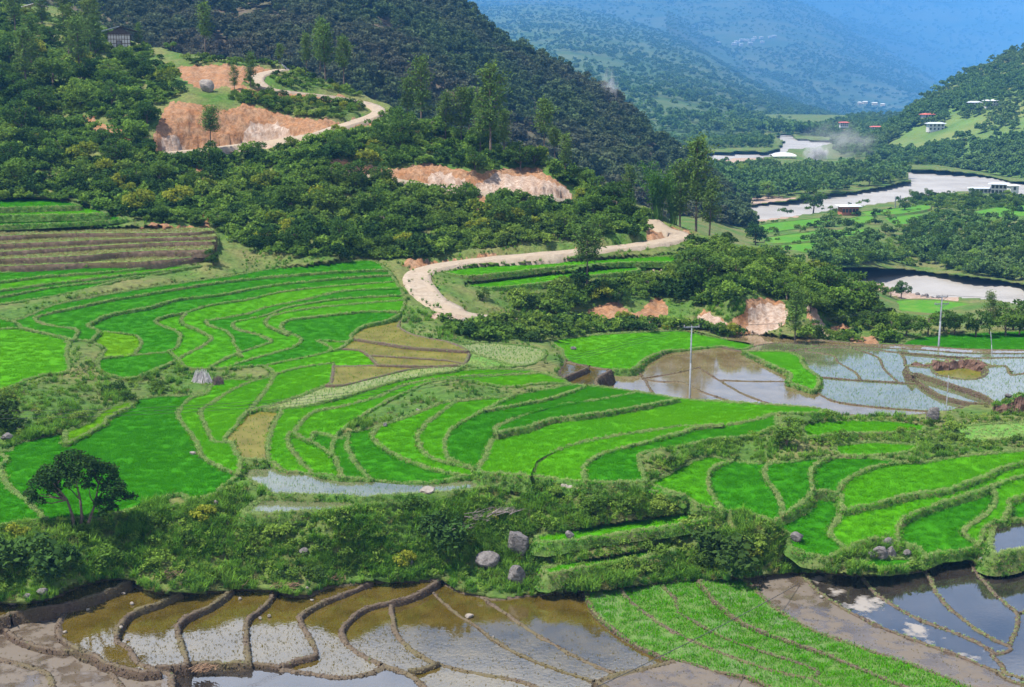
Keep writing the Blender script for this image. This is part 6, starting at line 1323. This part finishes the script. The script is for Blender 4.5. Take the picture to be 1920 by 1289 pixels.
# ------------------------------------------------------------------ brush piles
def sticks(name, px, py, n, L, spread_, label, m, seed, tepee=False, h=.3):
    r = random.Random(seed); V = []; F = []
    for i in range(n):
        a = r.uniform(0, 6.283); l = L*r.uniform(.6, 1.2)
        if tepee:
            b = r.uniform(.6, 1.)*spread_; p0 = (b*math.cos(a)*1.3, b*math.sin(a)*.8, 0); p1 = (p0[0]*.35+r.uniform(-.3, .3), p0[1]*.35+r.uniform(-.2, .2), l*.8)
        else:
            c = (r.gauss(0, spread_), r.gauss(0, spread_*.45), r.uniform(.05, h)); a = r.gauss(.3, .5); p0 = (c[0]-math.cos(a)*l/2, c[1]-math.sin(a)*l/2, c[2]+r.uniform(-.15, .1)); p1 = (c[0]+math.cos(a)*l/2, c[1]+math.sin(a)*l/2, c[2]+r.uniform(-.05, .3))
        md = tuple((p0[j]+p1[j])/2+r.uniform(-.08, .08) for j in range(3)); limb(V, F, [p0, md, p1], r.uniform(.02, .045), .012, 4)
    o = empty(name, near_p(px, py)); tag(o, label, 'brush pile'); s_ = link('sticks', mesh_from('sticks', V, F, (M[m],)), o); s_['kind'] = 'stuff'
M['stick_grey'] = m_simple('dry_wood', (.30, .27, .28), (.58, .54, .54), 3, .9, .01)
M['stick_brown'] = m_simple('dead_twigs', (.07, .05, .045), (.16, .12, .11), 3, .9, .01)
M['stick_purple'] = m_simple('old_branches', (.13, .10, .09), (.30, .25, .23), 3, .9, .01)
sticks('brush_pile', 379, 718, 130, 1.5, .95, 'upright heap of pale grey sticks on the small meadow', 'stick_grey', 3, True)
sticks('brush_pile', 409, 721, 150, .9, .5, 'dark heap of thin twigs beside the pale stick heap', 'stick_brown', 4, True)
sticks('brush_pile', 930, 962, 60, 1.6, .9, 'flat pile of old branches on the upper bushy bank', 'stick_purple', 5)
sticks('brush_pile', 860, 992, 45, 1.2, .5, 'old brushwood above the dark bush on the bank', 'stick_purple', 6)
sticks('brush_pile', 900, 975, 20, 1.2, .5, 'few branches lying below the flat pile of old branches', 'stick_purple', 7)
M['straw'] = m_simple('straw_debris', (.15, .09, .055), (.28, .18, .11), 3, .95, .02)
for i, (x, y, n, lb) in enumerate(((537, 1103, 70, 'reddish straw heap at the bank foot above the curved mud steps'), (318, 1080, 40, 'reddish dead grass on the bank above the mud steps'), (433, 1098, 40, 'small reddish straw heap beside the mud step'), (385, 1258, 70, 'straw debris on the mud beside the bluish shallow plot'), (620, 1088, 30, 'pinkish straw at the upper end of a curved mud step'), (1488, 1060, 40, 'reddish dead stalks at the bank end above the long muddy plot'))): sticks('straw_heap', x, y, n, .5, .35, lb, 'straw', 30+i, h=.2)
# ------------------------------------------------------------------ broken earth bank and turf block
M['bank_earth'] = m_earth('bank_earth', (.06, .035, .028), (.16, .095, .07), (.12, .07, .05), 2.)
def earth_bank(name, line, h0, z, label, turf=False, depth=1.2):
    C = catmull(np.array(line), 3.5); W = at_z(C[:, 0], C[:, 1], z)[:, :2]; n = len(W); t = np.gradient(W, axis=0); t /= np.hypot(*t.T)[:, None]; nr_ = np.c_[t[:, 1], -t[:, 0]]
    if (nr_[:, 1] > 0).mean() > .5: nr_ = -nr_
    V = []; k = 7; org = np.r_[W.mean(0), z]
    for i in range(n):
        e = math.sin(math.pi*(i+.4)/(n-.2))**.4; h = h0*e*(.6+.8*vnoise(W[i, 0]*1.3, 1, 3))
        for j, (a, b) in enumerate(((.55, -.4), (.35, .25), (.2, .6), (.02, .95), (-.3, 1.), (-.9, .9), (-depth, -.4))):
            g = .55*(vnoise(i*.9, j*1.7, 8)-.5); V.append((W[i, 0]+nr_[i, 0]*(a+g)-org[0], W[i, 1]+nr_[i, 1]*(a+g)-org[1], (b*h if b > 0 else b)+(.3*(vnoise(i*1.3, j*2.1, 9)-.5) if b > 0 else 0)))
    F = [(i*k+j, i*k+j+1, (i+1)*k+j+1, (i+1)*k+j) for i in range(n-1) for j in range(k-1)]; mi = [1 if (i % (k-1)) in (3, 4) and turf else 0 for i in range(len(F))]
    o = empty(name, org); tag(o, label, 'earth bank'); me = mesh_from('earth', V, F, (M['bank_earth'], M['turf']), False, mi); link('earth', me, o)
    top = [f for i, f in enumerate(F) if i % (k-1) in (3, 4)]; g = link('grass', mesh_from('grass', V, top, (M['turf'],)), o); gn(g, 'riser_grass' if turf else 'bund_grass', 22 if turf else 6, .8, 1.5, .3); g['kind'] = 'stuff'
earth_bank('earth_bank', pts("1704,692 1740,695 1775,694 1805,690 1835,696 1870,702 1894,706"), 1.05, -1.05, 'broken dark brown earth bank between the flooded plots')
earth_bank('turf_block', pts("1860,776 1885,778 1925,780 1990,782"), 1.75, 0., 'undercut block of turf with a bare brown side', True, 2.2)
# ------------------------------------------------------------------ prayer flags on the hill
a = at_y(527, 118, near_p(527, 128)[1]); b = at_y(578, 138, near_p(580, 146)[1]+2); a = Vector(a); b = Vector(b)
o = empty('prayer_flag_string', a); tag(o, 'sagging string of white prayer flags tied to the small pine', 'flag string'); V = []; F = []; p = [a.lerp(b, i/20)-Vector((0, 0, 4*.9*(i/20)*(1-i/20)))-a for i in range(21)]
limb(V, F, p, .03, .03, 4); link('string', mesh_from('string', V, F, (M['white'],)), o); fm = mesh_from('flag', [(-.12, 0, 0), (.12, .02, 0), (.13, .06, -.28), (-.1, -.05, -.3), (-.12, .02, 0), (.12, .04, 0), (.13, .08, -.28), (-.1, -.03, -.3)], [(0, 1, 2, 3), (7, 6, 5, 4), (0, 4, 5, 1), (1, 5, 6, 2), (2, 6, 7, 3), (3, 7, 4, 0)], (M['white'],))
for i in range(1, 20):
    f = link('flag', fm, o, p[i]); f.rotation_euler = (rnd.uniform(-.2, .2), rnd.uniform(-.2, .2), rnd.uniform(-.4, .4))
# ------------------------------------------------------------------ smoke
def smoke(px, py, Y, size, dens, label, loc=None):
    P = at_y(px, py, Y) if loc is None else loc; bm = bmesh.new(); bmesh.ops.create_icosphere(bm, subdivisions=3, radius=1.); me = bpy.data.meshes.new('smoke'); bm.to_mesh(me); bm.free()
    m, t, o_ = mat('smoke'); v = node(t, 'ShaderNodeVolumePrincipled'); v.inputs['Color'].default_value = (.97, .97, 1, 1); tcn = node(t, 'ShaderNodeTexCoord'); nz_ = node(t, 'ShaderNodeTexNoise', i_Scale=2.3, i_Detail=3.); t.links.new(tcn.outputs['Object'], nz_.inputs['Vector'])
    ln = node(t, 'ShaderNodeVectorMath', operation='LENGTH'); t.links.new(tcn.outputs['Object'], ln.inputs[0]); fall = mathn(t, 'SUBTRACT', 1., ln.outputs['Value'])
    n2 = mathn(t, 'MULTIPLY', mathn(t, 'SUBTRACT', nz_.outputs['Fac'], .42), 5.); n3 = mathn(t, 'MAXIMUM', n2, 0.); n4 = mathn(t, 'MULTIPLY', mathn(t, 'MULTIPLY', n3, mathn(t, 'MAXIMUM', fall, 0.)), dens); t.links.new(n4, v.inputs['Density']); t.links.new(v.outputs[0], o_.inputs['Volume'])
    me.materials.append(m); o = link('smoke', me, None, P); o.scale = size; tag(o, label, 'smoke', None, 'stuff')
smoke(1530, 290, 830, (9, 7, 8), .9, 'dense white smoke puff rising from the river island')
smoke(1570, 270, 860, (30, 10, 16), .09, 'thin drifting smoke over the valley')
smoke(1142, 180, 590, (5, 6, 14), .2, 'wisp of blue-white smoke on the ridge edge')
print('things', time.time()-T0, len(bpy.data.objects))
